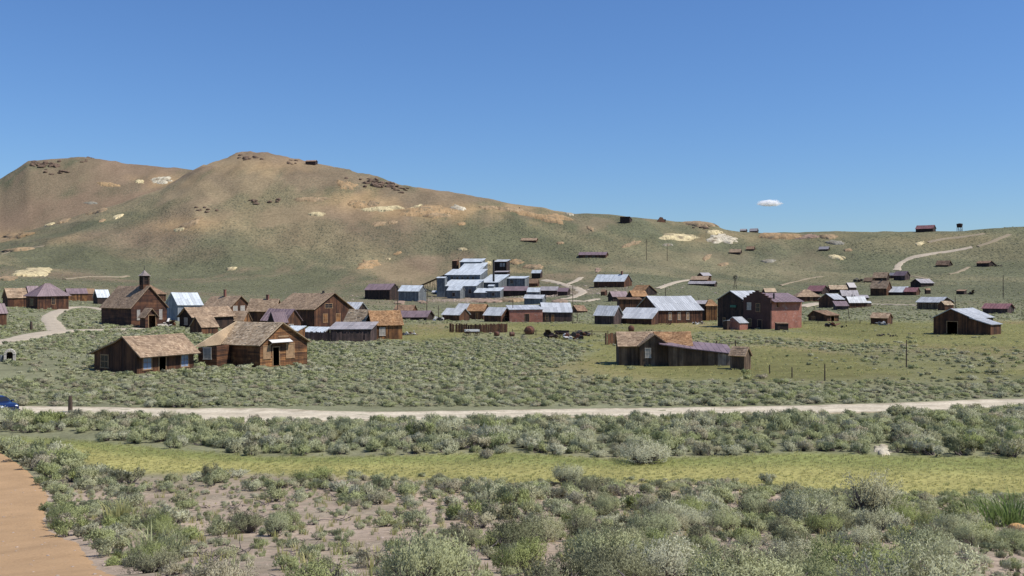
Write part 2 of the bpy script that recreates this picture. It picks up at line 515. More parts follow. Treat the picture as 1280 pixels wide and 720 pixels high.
def road_dist(X, Y):
    """distance outside the nearest track edge (negative = on it)"""
    best = np.full(np.shape(X), 1e9)
    for nm, hw, C in ROADW:
        sel = (X > C[:, 0].min() - 12) & (X < C[:, 0].max() + 12) & (Y > C[:, 1].min() - 12) & (Y < C[:, 1].max() + 12)
        if not sel.any(): continue
        xs, ys = X[sel], Y[sel]
        d = np.full(xs.shape, 1e9)
        for q in C: d = np.minimum(d, (xs - q[0])**2 + (ys - q[1])**2)
        b = best[sel]; best[sel] = np.minimum(b, np.sqrt(d) - hw)
    return best

# the footpath at the foot of the picture, by its right hand edge (x, y)
PATH_EDGE = spline([(-1.2, 1.0), (-2.5, 5.0), (-4.0, 9.5), (-5.35, 13.0), (-7.6, 17.6), (-11.2, 25.0), (-15.8, 33.0), (-20.6, 43.5), (-26.8, 54.0), (-34, 64)], 420)
PATH_EDGE[:, 0] += 0.62
def path_side(X, Y):
    """metres to the right of the footpath's right edge (negative = on it)"""
    xe = np.interp(Y, PATH_EDGE[:, 1], PATH_EDGE[:, 0])
    return (X - xe) * 0.86 + (fbm(X, Y, 2.2, 2, 77) - 0.5) * 0.5

# the strip of grass along the foot of the slope
STRIP_FAR = ([-200, 0, 100, 220, 320, 460, 640, 760, 900, 1000, 1120, 1280, 1500], [543, 546, 551, 562, 571, 571, 566, 574, 571, 566, 570, 573, 573])
STRIP_NEAR = ([-200, 0, 100, 150, 200, 300, 420, 500, 640, 760, 900, 1000, 1120, 1280, 1500], [562, 565, 574, 590, 590, 590, 594, 597, 604, 602, 603, 611, 617, 620, 620])
def to_px(X, Y, Z=None):
    if Z is None: Z = terrain(X, Y)
    Yc = np.maximum(Y, 0.5)
    return 640 + F * X / Yc, 360 - F * (Z - EYE) / Yc

DUMPS = [ # column, row, width, height, tone, lean (photograph pixels)
 (42, 341, 52, 13, 'cream', -5), (8, 349, 30, 7, 'tan', -2), (22, 295, 52, 8, 'ochre', -2), (22, 313, 44, 3, 'tan', -4),
 (201, 226, 30, 9, 'white', -3), (174, 227, 14, 5, 'cream', 0), (135, 231, 28, 6, 'ochre', 2), (148, 271, 15, 5, 'cream', -3), (128, 276, 9, 3, 'tan', -2),
 (78, 277, 22, 5, 'tan', -6), (62, 281, 15, 5, 'cream', -5), (120, 265, 30, 4, 'tan', -6), (236, 281, 30, 7, 'tan', -8), (224, 287.5, 15, 4, 'cream', -2), (249, 273, 10, 4, 'tan', -2),
 (289, 336.5, 16, 4, 'cream', -1), (395, 268, 24, 5, 'cream', 0), (113, 254, 16, 3, 'grey', 0), (434, 232, 28, 11, 'ochre', 3), (447, 256, 26, 11, 'ochre', 0), (466, 255, 16, 8, 'tan', 0),
 (478, 262, 56, 5, 'cream', -3), (540, 265, 76, 17, 'ochre', -1), (521, 260, 20, 8, 'cream', -4), (573, 260, 20, 6, 'white', 2), (545, 270, 40, 5, 'tan', 0), (474, 280, 18, 6, 'tan', -1), (491, 278, 12, 4, 'tan', -1),
 (460, 331, 29, 11, 'ochre', -3), (485, 324, 7, 3, 'cream', 0), (497, 317, 10, 4, 'ochre', -2), (577, 312, 15, 3.5, 'cream', 0), (577, 280, 11, 4, 'ochre', 0), (610, 260, 28, 5, 'tan', 1),
 (690, 273, 46, 12, 'ochre', 3), (640, 263, 40, 6, 'tan', 3), (660, 268, 30, 6, 'ochre', 3), (712, 268, 12, 3, 'white', 1), (390, 250, 44, 5, 'tan', 0),
 (738, 286, 10, 5, 'tan', 3), (848, 297, 50, 8, 'cream', 1), (902, 299, 46, 11, 'white', 1), (875, 280.5, 44, 7, 'tan', 2), (893, 290.5, 22, 5, 'cream', 0), (835, 306.5, 14, 3, 'grey', 0),
 (975, 296, 66, 7, 'ochre', 0), (1008, 296, 40, 6, 'pink', 0), (1035, 296, 24, 5, 'tan', 0), (1046, 322, 26, 5, 'cream', 3), (961, 327, 18, 4, 'grey', 0), (904, 331, 14, 4, 'tan', -1), (1045, 304, 26, 5, 'grey', 2),
 (884, 322, 14, 6, 'tan', -5), (700, 304, 10, 3, 'tan', 0), (788, 306, 28, 5, 'tan', -7), (747, 338, 8, 7, 'pink', -3), (668, 334, 30, 5, 'tan', 0), (1060, 313, 12, 3, 'tan', 0), (1150, 305, 14, 5, 'cream', -2), (610, 330, 12, 5, 'cream', -1), (645, 328, 20, 7, 'ochre', 0),
 (1104, 563, 24, 14, 'white', 2), (610, 377, 36, 6, 'pink', 0), (642, 376, 30, 5, 'tan', 0), (500, 379, 16, 7, 'pink', -4), (528, 378, 14, 6, 'pink', 3), (566, 370, 18, 6, 'grey', 2), (700, 377, 20, 5, 'pink', 0),
]
# ---------------------------------------------------------------- terrain mesh
def grid_mesh(name, P, nr, na, mats, attrs=None, wrap=False, smooth_=True):
    me = bpy.data.meshes.new(name)
    i = np.arange((nr - 1) * (na - 1))
    r, a = i // (na - 1), i % (na - 1)
    q = np.stack([r * na + a, r * na + a + 1, (r + 1) * na + a + 1, (r + 1) * na + a], 1)
    me.vertices.add(len(P)); me.vertices.foreach_set("co", P.astype(np.float32).ravel())
    me.loops.add(q.size); me.loops.foreach_set("vertex_index", q.astype(np.int32).ravel())
    me.polygons.add(len(q)); me.polygons.foreach_set("loop_start", (np.arange(len(q)) * 4).astype(np.int32))
    me.polygons.foreach_set("use_smooth", np.ones(len(q), bool))
    for k, v in (attrs or {}).items():
        if v.ndim == 2:
            at = me.attributes.new(k, 'FLOAT_COLOR', 'POINT'); at.data.foreach_set("color", v.astype(np.float32).ravel())
        else:
            at = me.attributes.new(k, 'FLOAT', 'POINT'); at.data.foreach_set("value", v.astype(np.float32))
    me.materials.append(mats)
    me.update(calc_edges=True)
    me.validate()
    o = bpy.data.objects.new(name, me)
    return link(o)

def rgb(*c): return np.array(lin(*c)[:3])
SOIL = rgb(164, 147, 130); LITTER = rgb(124, 120, 96); STRAW = rgb(158, 152, 96); GREENG = rgb(128, 133, 80)
MEADOW = rgb(117, 115, 74); SAGEG = rgb(116, 121, 94); HBROWN = rgb(126, 112, 92); HGREEN = rgb(104, 104, 81); HRED = rgb(131, 111, 94)

def strip_mask(px, py):
    far = np.interp(px, *STRIP_FAR); near = np.interp(px, *STRIP_NEAR)
    w = 3.0
    return smooth(far - w, far + w, py) * (1 - smooth(near - w, near + w * 2.5, py)), far, near

def meadow_mask(X, Y, px, py):
    """share of open grass among the sage on the plain"""
    n = fbm(X, Y * 0.35, 22, 4, 51)
    a = smooth(560, 820, px) * smooth(398, 408, py) * (1 - smooth(452, 492, py))
    b = smooth(380, 560, px) * smooth(400, 412, py) * (1 - smooth(418, 436, py)) * 0.8
    base = np.clip(a + b, 0, 1)
    return np.clip(base * (0.5 + 1.3 * smooth(0.33, 0.55, n)), 0, 1)

def ground_colour(X, Y, Z):
    r = np.hypot(X, Y)
    px, py = to_px(X, Y, Z)
    front = Y > 2
    n1 = fbm(X, Y, 3.0, 4, 61)[:, None]; n2 = fbm(X, Y, 40, 4, 62)[:, None]; n3 = fbm(X, Y * 0.4, 120, 5, 63)[:, None]
    plain = (LITTER * 0.5 + SAGEG * 0.5) * (0.82 + 0.5 * fbm(X, Y, 5, 4, 75)[:, None])
    lit = smooth(.46, .62, fbm(X, Y, 2.2, 4, 76))[:, None]
    c = SOIL * (0.82 + 0.36 * n1) * (1 - .55 * lit) + rgb(140, 131, 112) * .55 * lit
    t = smooth(45, 62, r)[:, None]
    c = c * (1 - t) + plain * t
    s, far, near = strip_mask(px, py)
    s = s * front * (r > 25) * (r < 84)
    gfrac = np.clip((py - far) / np.maximum(near - far, 4), 0, 1)[:, None]
    sc = GREENG * (1 - smooth(0.15, 0.6, gfrac)) + STRAW * smooth(0.15, 0.6, gfrac)
    sc = sc * (0.90 + 0.2 * fbm(X, Y, 6, 3, 64)[:, None])
    c = c * (1 - s[:, None]) + sc * s[:, None]
    md = (meadow_mask(X, Y, px, py) * front * smooth(85, 110, r) * (1 - smooth(330, 420, r)))[:, None]
    mc = MEADOW * (0.7 + 0.6 * fbm(X, Y * .4, 14, 4, 73)[:, None]) + (rgb(140, 126, 92) - MEADOW) * smooth(0.42, 0.68, fbm(X, Y * .3, 26, 4, 74)[:, None]) * 0.85
    c = c * (1 - md) + mc * md
    # hillside: brown above, green in swales
    hill = smooth(330, 640, r)[:, None]
    el = (Z - EYE) / np.maximum(r, 1)                 # how high on the hill
    upper = smooth(0.045, 0.105, el + 0.05 * (n3[:, 0] - .5))[:, None]
    n4 = fbm(X * .42 + Y * .12, (Z - EYE) * 2.3 - X * .48, 62, 4, 68)[:, None]
    n5 = fbm(X, Y * .3, 14, 4, 69)[:, None]
    g = smooth(0.43, 0.57, .22 * n3 + .55 * n4 + .23 * n5 + 0.17 * (1 - upper) - 0.085)
    hc = HBROWN * (1 - g) + HGREEN * g
    left = (1 - smooth(430, 620, px))[:, None]
    red = smooth(0.42, 0.72, fbm(X + 300, Y, 130, 4, 66)[:, None] + 0.24 * smooth(0.085, 0.125, el)[:, None] - 0.06) * left
    hc = hc * (1 - red * 0.7) + HRED * red * 0.7
    pale = smooth(.60, .72, fbm(X * .7 + Y * .6, Y * .16, 60, 5, 70)[:, None]) * .45
    hc = hc * (1 - pale) + rgb(158, 142, 112) * pale
    # ground stripped and scattered with spoil round the old diggings
    dig = np.zeros(len(px))
    for cx, cy, w, h, a in ((540, 266, 75, 12, .8), (455, 250, 60, 15, .6), (690, 271, 90, 10, .8), (610, 262, 70, 8, .6), (895, 297, 75, 11, .7), (985, 295, 80, 6, .6), (840, 278, 70, 7, .6), (235, 281, 50, 10, .5), (190, 227, 45, 9, .6), (30, 298, 60, 8, .5), (330, 210, 60, 12, .4), (480, 238, 60, 10, .5), (630, 345, 60, 14, .4), (1180, 300, 80, 8, .4)):
        dig = np.maximum(dig, a * np.exp(-(((px - cx) / w) ** 2 + ((py - cy) / h) ** 2)))
    dig = np.clip(dig * 1.6 * smooth(.38, .60, .5 * fbm(X, Y * .35, 24, 4, 91) + .5 * fbm(X, Y * .5, 70, 3, 92)), 0, .85)[:, None]
    hc = hc * (1 - dig) + rgb(165, 140, 106) * dig
    right = smooth(600, 860, px)[:, None]
    hc = hc * (1 - 0.45 * right) + (HGREEN * 0.5 + SAGEG * 0.5) * 0.45 * right
    hc = hc * (0.78 + 0.44 * fbm(X, Y * .5, 18, 4, 67)[:, None])
    c = c * (1 - hill) + hc * hill
    # bare trodden earth round the stamp mill
    dm = np.exp(-(((X + 5) / 60) ** 2 + ((Y - 615) / 55) ** 2))[:, None] * smooth(0.4, 0.6, n2)
    c = c * (1 - 0.8 * dm) + rgb(165, 143, 128) * 0.8 * dm
    scrub = np.clip(smooth(300, 430, r) * (0.42 + 0.6 * g[:, 0] - 0.30 * red[:, 0] - .4 * pale[:, 0] - .6 * dig[:, 0] - 0.5 * dm[:, 0]), 0, 1)
    return np.concatenate([c, np.ones((len(c), 1))], 1), scrub

def mat_ground():
    m, nt, bs = newmat("ground")
    at = N(nt, "ShaderNodeAttribute", attribute_name="tint")
    sc = N(nt, "ShaderNodeAttribute", attribute_name="scrub")
    geo = N(nt, "ShaderNodeNewGeometry")
    pos = geo.outputs["Position"]
    f1 = noise(nt, pos, 3.2, 6, 0.65)
    f2 = noise(nt, pos, 0.32, 5, 0.6)
    c = mix(nt, 1.0, at.outputs["Color"], ramp(nt, f1, [(0.72, 0.70, 0.67), (1.26, 1.25, 1.22)], [0.3, 0.7]), 'MULTIPLY')
    c = mix(nt, 1.0, c, ramp(nt, f2, [(0.82, 0.82, 0.80), (1.16, 1.16, 1.15)], [0.32, 0.68]), 'MULTIPLY')
    # scattered scrub too far off to pick out: dark dots of sage with pale gaps
    def dots(scale, lo, hi):
        v = N(nt, "ShaderNodeTexVoronoi"); v.inputs["Scale"].default_value = scale; v.inputs["Randomness"].default_value = 1.0
        nt.links.new(pos, v.inputs["Vector"])
        keep = N(nt, "ShaderNodeSeparateColor"); nt.links.new(v.outputs["Color"], keep.inputs[0])
        d = maprange(nt, v.outputs["Distance"], hi, lo)
        return math_(nt, 'MULTIPLY', d, maprange(nt, keep.outputs[0], 0.35, 0.5)), keep.outputs[1]
    d1, k1 = dots(0.36, 0.22, 0.55)
    d2, k2 = dots(0.75, 0.2, 0.5)
    dd = math_(nt, 'MAXIMUM', d1, math_(nt, 'MULTIPLY', d2, 0.8))
    fac = math_(nt, 'MULTIPLY', dd, sc.outputs["Fac"])
    sage = ramp(nt, k1, [(0.07, 0.075, 0.048), (0.13, 0.13, 0.09), (0.055, 0.062, 0.036)])
    c = mix(nt, math_(nt, 'MULTIPLY', fac, 0.85), c, sage)
    nt.links.new(c, bs.inputs["Base Color"])
    bs.inputs["Roughness"].default_value = 0.95
    bs.inputs["Specular IOR Level"].default_value = 0.1
    h = math_(nt, 'ADD', math_(nt, 'MULTIPLY', f1, 0.12), math_(nt, 'MULTIPLY', fac, 0.9))
    bump(nt, bs, h, 0.7, 1.0)
    return m
M['ground'] = mat_ground()

_az = np.concatenate([np.arange(-180, -36, 3.0), np.arange(-36, -30, 0.6), np.arange(-30, 30, 0.155), np.arange(30, 36, 0.6), np.arange(36, 180.1, 3.0)])
_az = np.radians(_az)
_r = np.concatenate([[0.6, 1.5, 3], np.arange(4, 62, 0.5), np.arange(62, 200, 1.3), np.arange(200, 640, 4.0), np.arange(640, 1420, 6.5),
                     np.arange(1420, 2000, 16), np.arange(2000, 2600, 50), [2800, 3200, 3800, 4600, 6000, 8500, 12000]])
_A, _R = np.meshgrid(_az, _r)
_X = (_R * np.sin(_A)).ravel(); _Y = (_R * np.cos(_A)).ravel()
_Z = np.concatenate([terrain(_X[i:i + 40000], _Y[i:i + 40000]) for i in range(0, len(_X), 40000)])
_tint, _scrub = ground_colour(_X, _Y, _Z)
terr = grid_mesh("ground", np.stack([_X, _Y, _Z], 1), len(_r), len(_az), M['ground'], {"tint": _tint, "scrub": _scrub})
terr["kind"] = "structure"; terr["label"] = "sage-covered plain rising to bare brown mining hills"

# ---------------------------------------------------------------- dirt tracks and footpath
def mat_dirt(name, col, var=0.22, rutted=False, grain=5.0):
    m, nt, bs = newmat(name)
    geo = N(nt, "ShaderNodeNewGeometry")
    f1 = noise(nt, geo.outputs["Position"], grain, 6, 0.7)
    f2 = noise(nt, geo.outputs["Position"], 0.5, 5, 0.6)
    c = mix(nt, 1.0, (*col, 1), ramp(nt, f1, [(1 - var,) * 3, (1 + var,) * 3], [0.3, 0.7]), 'MULTIPLY')
    c = mix(nt, 1.0, c, ramp(nt, f2, [(1 - var * 0.7,) * 3, (1 + var * 0.7,) * 3], [0.3, 0.7]), 'MULTIPLY')
    if rutted:                                       # packed wheel tracks, weedy crown and verges
        ac = N(nt, "ShaderNodeAttribute", attribute_name="across")
        wob = math_(nt, 'ADD', ac.outputs["Fac"], math_(nt, 'MULTIPLY', math_(nt, 'SUBTRACT', noise(nt, geo.outputs["Position"], 0.6, 4), 0.5), 0.5))
        tr = ramp(nt, wob, [(0.60, 0.57, 0.48), (0.86, 0.84, 0.80), (1.10, 1.09, 1.07), (0.88, 0.86, 0.82), (1.10, 1.09, 1.07), (0.86, 0.84, 0.80), (0.60, 0.57, 0.48)], [0.04, 0.14, 0.29, 0.5, 0.71, 0.86, 0.96])
        c = mix(nt, 1.0, c, tr, 'MULTIPLY')
    else:                                            # loose pebbles
        v = N(nt, "ShaderNodeTexVoronoi"); v.inputs["Scale"].default_value = 9.0; nt.links.new(geo.outputs["Position"], v.inputs["Vector"])
        sp = N(nt, "ShaderNodeSeparateColor"); nt.links.new(v.outputs["Color"], sp.inputs[0])
        pb = math_(nt, 'MULTIPLY', maprange(nt, v.outputs["Distance"], 0.42, 0.25), maprange(nt, sp.outputs[0], 0.6, 0.65))
        c = mix(nt, math_(nt, 'MULTIPLY', pb, 0.6), c, mix(nt, sp.outputs[1], (*[k * .55 for k in col], 1), (*[min(1, k * 1.35) for k in col], 1)))
    nt.links.new(c, bs.inputs["Base Color"])
    bs.inputs["Roughness"].default_value = 0.95
    bs.inputs["Specular IOR Level"].default_value = 0.1
    bump(nt, bs, f1, 0.3, 0.02)
    return m
def mat_dump(name, col):
    """loose waste rock: streaked down the tip, darker stones and patches of scrub creeping in"""
    m, nt, bs = newmat(name)
    geo = N(nt, "ShaderNodeNewGeometry"); pos = geo.outputs["Position"]
    f1 = noise(nt, mapped(nt, pos, (1.0, 0.25, 0.12)), 0.35, 6, 0.7)
    f2 = noise(nt, pos, 0.09, 5, 0.65, 0.6)
    c = mix(nt, 1.0, (*col, 1), ramp(nt, f1, [(0.66, 0.64, 0.61), (1.22, 1.22, 1.20)], [0.32, 0.68]), 'MULTIPLY')
    c = mix(nt, ramp(nt, f2, [(0, 0, 0), (1, 1, 1)], [0.50, 0.66]), c, (*rgb(126, 112, 90), 1))
    v = N(nt, "ShaderNodeTexVoronoi"); v.inputs["Scale"].default_value = 0.42; nt.links.new(pos, v.inputs["Vector"])
    sp = N(nt, "ShaderNodeSeparateColor"); nt.links.new(v.outputs["Color"], sp.inputs[0])
    spot = math_(nt, 'MULTIPLY', maprange(nt, v.outputs["Distance"], 0.5, 0.25), maprange(nt, sp.outputs[0], 0.62, 0.7))
    c = mix(nt, math_(nt, 'MULTIPLY', spot, 0.75), c, (0.10, 0.105, 0.068, 1))
    nt.links.new(c, bs.inputs["Base Color"])
    bs.inputs["Roughness"].default_value = 0.95; bs.inputs["Specular IOR Level"].default_value = 0.1
    bump(nt, bs, f1, 0.6, 1.2)
    return m
M['road'] = mat_dirt("pale_road_dust", tuple(rgb(192, 181, 160)), 0.25, True)
M['track'] = mat_dirt("pale_track_dust", tuple(rgb(174, 161, 141)))
M['faint'] = mat_dirt("faint_trail_dust", tuple(rgb(146, 133, 111)))
M['path'] = mat_dirt("orange_path_earth", tuple(rgb(170, 139, 104)), 0.16, False, 16.0)

def ribbon(name, C, hw, mat, lift, label, cross=7, rag=0.35, seed=0):
    T = np.gradient(C, axis=0); T /= np.linalg.norm(T, axis=1)[:, None]
    Nn = np.stack([-T[:, 1], T[:, 0]], 1)
    P = []
    for i, c in enumerate(C):
        for k in range(cross):
            s = (k / (cross - 1) * 2 - 1)
            w = hw * (1 + .75 * math.exp(-((c[0] + 21) / 6.0) ** 2)) if hw > 3 else hw
            if abs(s) == 1: w = w + (fbm(c[0] * 1.0, c[1], 1.6, 3, seed + (5 if s > 0 else 9)) - 0.5) * rag * (5 if hw > 2.8 else 4)
            P.append(c + Nn[i] * s * w)
    P = np.array(P)
    Z = terrain(P[:, 0], P[:, 1]) + lift
    k = np.arange(len(P)) % cross
    if hw > 2.8:                                     # two wheel ruts and a low crown
        s = (k / (cross - 1) * 2 - 1)
        Z -= 0.05 * np.exp(-((np.abs(s) - .42) / .16) ** 2)
        Z += (fbm(P[:, 0], P[:, 1], 1.5, 3, 44) - .5) * .05
    Z[(k == 0) | (k == cross - 1)] -= lift + 0.12
    o = grid_mesh(name, np.column_stack([P, Z]), len(C), cross, mat, {"across": k / (cross - 1.0)})
    o["kind"] = "structure"; o["label"] = label
    return o
RLAB = ["pale dusty road crossing in front of the old cabins", "trodden track leading to the church door", "track climbing past the purple hipped house", "broad pale street beside the brick building",
        "pale street end in the far right cluster", "bare yard and track beside the stamp mill", "short spur running uphill from the mill yard", "pale path below the mill yard",
        "winding pale track climbing the right hillside", "short track below the hillside houses", "faint trail on the right hillside", "track near the right skyline", "upper track near the skyline house",
        "bare path beside the ruined hill shed", "faint level track behind the church", "faint trail behind the brick building", "faint track low on the left hill"]
for i, (nm, hw, C) in enumerate(ROADW):
    far = C[:, 1].mean()
    ribbon(nm, C, hw, M['road'] if i == 0 else M['track'] if i <= 8 or i == 13 else M['faint'], 0.05 if far < 150 else (0.14 if far < 350 else 0.35), RLAB[i], 13 if i == 0 else 7, 0.55 if i == 0 else 0.3 if far < 350 else .75, i)
_pc = PATH_EDGE.copy()
_T = np.gradient(_pc, axis=0); _T /= np.linalg.norm(_T, axis=1)[:, None]
_P = []
_off = np.linspace(0, 1, 14)
for i, c in enumerate(_pc):
    nrm = np.array([-_T[i, 1], _T[i, 0]])
    if nrm[0] > 0: nrm = -nrm
    rag = (fbm(c[0], c[1], 0.7, 4, 88, 0.55) - 0.5) * 0.26
    for s in _off:
        _P.append(c + nrm * (rag * (1 - s) + s * 4.6))
_P = np.array(_P)
_k = np.arange(len(_P)) % 14
_Zp = terrain(_P[:, 0], _P[:, 1]) + 0.05
_Zp[(_k == 0) | (_k == 13)] -= 0.13
o = grid_mesh("footpath", np.column_stack([_P, _Zp]), len(_pc), 14, M['path'])
o["kind"] = "structure"; o["label"] = "bare orange earth footpath running down the left foreground"
# gravelly clearing at the right foot of the picture
_P = []
for i in range(14):
    for k in range(14):
        u, v = i / 13 * 2 - 1, k / 13 * 2 - 1
        q = 1 + 0.25 * (fbm(u * 3, v * 3, 1, 3, 5) - 0.5)
        _P.append((7.35 + u * 1.05 * math.sqrt(1 - v * v / 2) * q, 14.9 + v * 2.0 * math.sqrt(1 - u * u / 2) * q))
_P = np.array(_P)
_ed = np.array([(i in (0, 13)) or (k in (0, 13)) for i in range(14) for k in range(14)])
_Zp = terrain(_P[:, 0], _P[:, 1]) + np.where(_ed, -0.08, 0.04)
M['gravel'] = mat_dirt("grey_gravel", tuple(rgb(172, 158, 144)), 0.3)
o = grid_mesh("gravel_clearing", np.column_stack([_P, _Zp]), 14, 14, M['gravel'])
o["kind"] = "structure"; o["label"] = "bare gravel clearing at the right foot of the slope"

# ---------------------------------------------------------------- mine dumps
TONES = {'cream': (204, 188, 148), 'white': (200, 190, 168), 'tan': (158, 136, 108), 'ochre': (166, 139, 105), 'grey': (146, 141, 128), 'pink': (158, 134, 118)}
for k, c in TONES.items(): M['dump_' + k] = mat_dump("waste_rock_" + k, tuple(rgb(*c)))
_na, _nr = 36, 7
_allx, _ally = [], []
for di, (cx, cy, w, h, tone, lean) in enumerate(DUMPS):
    for j in range(_nr):
        for a in range(_na + 1):
            th = 2 * math.pi * (a % _na) / _na
            rag = 0.15 + 1.6 * float(fbm(math.cos(th) * 2.6 + di * 7.1, math.sin(th) * 2.6, 1.0, 4, 90, 0.75)[()])
            rr = (j / (_nr - 1)) * rag
            _allx.append(cx + w / 2 * rr * math.cos(th))
            _ally.append(cy - h / 2 * rr * math.sin(th) + lean * rr * math.cos(th) * 0.6)
_PG = pix_ground(_allx, _ally).reshape(len(DUMPS), _nr, _na + 1, 3)
for di, (cx, cy, w, h, tone, lean) in enumerate(DUMPS):
    P = _PG[di].copy()
    mw = w * P[0, 0, 1] / F
    near_ = P[0, 0, 1] < 200
    hgt = 0.10 if near_ else min(2.2, 0.05 * mw + 0.4) * (0.35 if tone == 'pink' else 1.0)
    # keep a patch from spreading over a hidden hollow
    c0 = P[0].mean(0)
    d = P[:, :, :2] - c0[:2]; L = np.linalg.norm(d, axis=2, keepdims=True)
    lim = max(mw * 1.6, 25)
    P[:, :, :2] = c0[:2] + d * np.minimum(1, lim / np.maximum(L, 1e-3))
    z = terrain(P[:, :, 0].ravel(), P[:, :, 1].ravel()).reshape(P.shape[:2])
    t = np.linspace(0, 1, _nr)[:, None]
    prof = (1 - t ** 2.2) * hgt + ((0.06 - 0.2 * smooth(0.86, 1.0, t)) if near_ else (0.45 - 1.5 * smooth(0.9, 1.0, t)))
    P[:, :, 2] = z + prof + (fbm(P[:, :, 0], P[:, :, 1], 9, 3, 41) - 0.5) * (.1 if near_ else 1.2) * (1 - t)
    ob = grid_mesh("mine_dump", P.reshape(-1, 3), _nr, _na + 1, M['dump_' + tone])
    ob["kind"] = "structure"
# ---------------------------------------------------------------- buildings
FOOT = []        # footprints (x, y, radius) kept clear of scrub

def face_frame(face, W, L):
    """origin, direction along the face (viewer's left to right), outward normal, length"""
    return {'front': (Vector((0, 0, 0)), Vector((1, 0, 0)), Vector((0, -1, 0)), W),
            'back': (Vector((W, L, 0)), Vector((-1, 0, 0)), Vector((0, 1, 0)), W),
            'left': (Vector((0, L, 0)), Vector((0, -1, 0)), Vector((-1, 0, 0)), L),
            'right': (Vector((W, 0, 0)), Vector((0, 1, 0)), Vector((1, 0, 0)), L)}[face]

def wall_face(core, brd, fr, top, knots, sink, openings, style, rnd, bw=0.28):
    o, d, n, Ln = fr
    P = lambda s, z, e=0.0: o + d * s + n * e + Vector((0, 0, z))
    ks = sorted(set([0.0, Ln] + [k for k in knots if 0 < k < Ln] + [e for op in openings for e in op[:2]]))
    for a, b in zip(ks[:-1], ks[1:]):
        if b - a < 1e-4: continue
        m = (a + b) / 2
        op = [q for q in openings if q[0] < m < q[1]]
        if op:
            z0, z1 = op[0][2], op[0][3]
            core.face([P(a, z1), P(b, z1), P(b, top(b)), P(a, top(a))])
            if z0 > -sink: core.face([P(a, -sink), P(b, -sink), P(b, z0), P(a, z0)])
        else:
            core.face([P(a, -sink), P(b, -sink), P(b, top(b - 1e-5)), P(a, top(a + 1e-5))])
    if brd is None: return
    if style == 'clap':
        zmax = max(top(k) for k in ks + [Ln * i / 20 for i in range(21)])
        z = -0.15
        h = bw * 0.8
        while z < zmax - 0.05:
            N_ = 60
            ok = [top(Ln * (i + 0.5) / N_) >= z + h * 0.9 and not any(q[0] < Ln * (i + 0.5) / N_ < q[1] and q[2] < z + h * 0.5 < q[3] for q in openings) for i in range(N_)]
            i = 0
            while i < N_:
                if not ok[i]: i += 1; continue
                j = i
                while j < N_ and ok[j]: j += 1
                s0, s1 = Ln * i / N_, Ln * j / N_
                # butt the course into two or three boards
                cuts = [s0]
                while s1 - cuts[-1] > 4.5: cuts.append(cuts[-1] + rnd.uniform(2.4, 4.0))
                cuts.append(s1)
                for c0, c1 in zip(cuts[:-1], cuts[1:]):
                    e = rnd.uniform(0.028, 0.045)
                    brd.poly([P(c0 + .004, z, e), P(c1 - .004, z, e), P(c1 - .004, z + h, .006), P(c0 + .004, z + h, .006), P(c0 + .004, z, .004), P(c1 - .004, z, .004)],
                             [(0, 1, 2, 3), (4, 5, 1, 0)])
                i = j
            z += h
        return
    nb = max(2, int(round(Ln / bw)))
    for i in range(nb):
        a = Ln * i / nb + rnd.uniform(.002, .012); b = Ln * (i + 1) / nb - rnd.uniform(.002, .012)
        m = (a + b) / 2
        e = rnd.uniform(0.014, 0.04)
        za = rnd.uniform(-0.12, 0.05)
        spans = [(za, None)]
        for q in openings:
            if q[0] - bw * .3 < m < q[1] + bw * .3:
                spans = [(q[3], None)] + ([(za, q[2])] if q[2] > 0.1 else [])
        for z0, z1 in spans:
            ta, tb = (top(a) - .02, top(b) - .02) if z1 is None else (z1, z1)
            if min(ta, tb) <= z0: continue
            brd.poly([P(a, z0, e), P(b, z0, e), P(b, tb, e), P(a, ta, e), P(a, z0, .003), P(b, z0, .003), P(b, tb, .003), P(a, ta, .003)],
                     [(0, 1, 2, 3), (0, 3, 7, 4), (1, 5, 6, 2), (0, 4, 5, 1)])

def bil(q, u, v):
    return q[0] * (1 - u) * (1 - v) + q[1] * u * (1 - v) + q[2] * u * v + q[3] * (1 - u) * v

def cover_shingles(mb, q, rowh, colw, rnd):
    q = [Vector(p) for p in q]
    up = ((q[3] + q[2]) - (q[0] + q[1])).length / 2
    n = (q[1] - q[0]).cross(q[3] - q[0]).normalized()
    if n.z < 0: n = -n
    rows = max(2, int(up / rowh))
    for r in range(rows):
        v0, v1 = r / rows, min(1.0, (r + 1.15) / rows)
        wd = (bil(q, 1, v0) - bil(q, 0, v0)).length
        if wd < 0.15: continue
        cols = max(1, int(wd / colw))
        off = rnd.random() / cols
        for c in range(cols + 1):
            a = max(0.0, (c - off * cols) / cols + .004); b = min(1.0, (c + 1 - off * cols) / cols - .004)
            a = a + rnd.uniform(0, .15) / cols * 0.2
            if b - a < 0.2 / cols: continue
            vj = max(0.0, v0 + (rnd.uniform(-.22, .10) / rows if r else 0))
            e = rnd.uniform(.022, .05)
            if rnd.random() < 0.03: e += 0.04
            p0, p1 = bil(q, a, vj), bil(q, b, vj)
            mb.poly([p0 + n * e, p1 + n * e, bil(q, b, v1) + n * .008, bil(q, a, v1) + n * .008, p0 + n * .001, p1 + n * .001],
                    [(0, 1, 2, 3), (4, 5, 1, 0)])

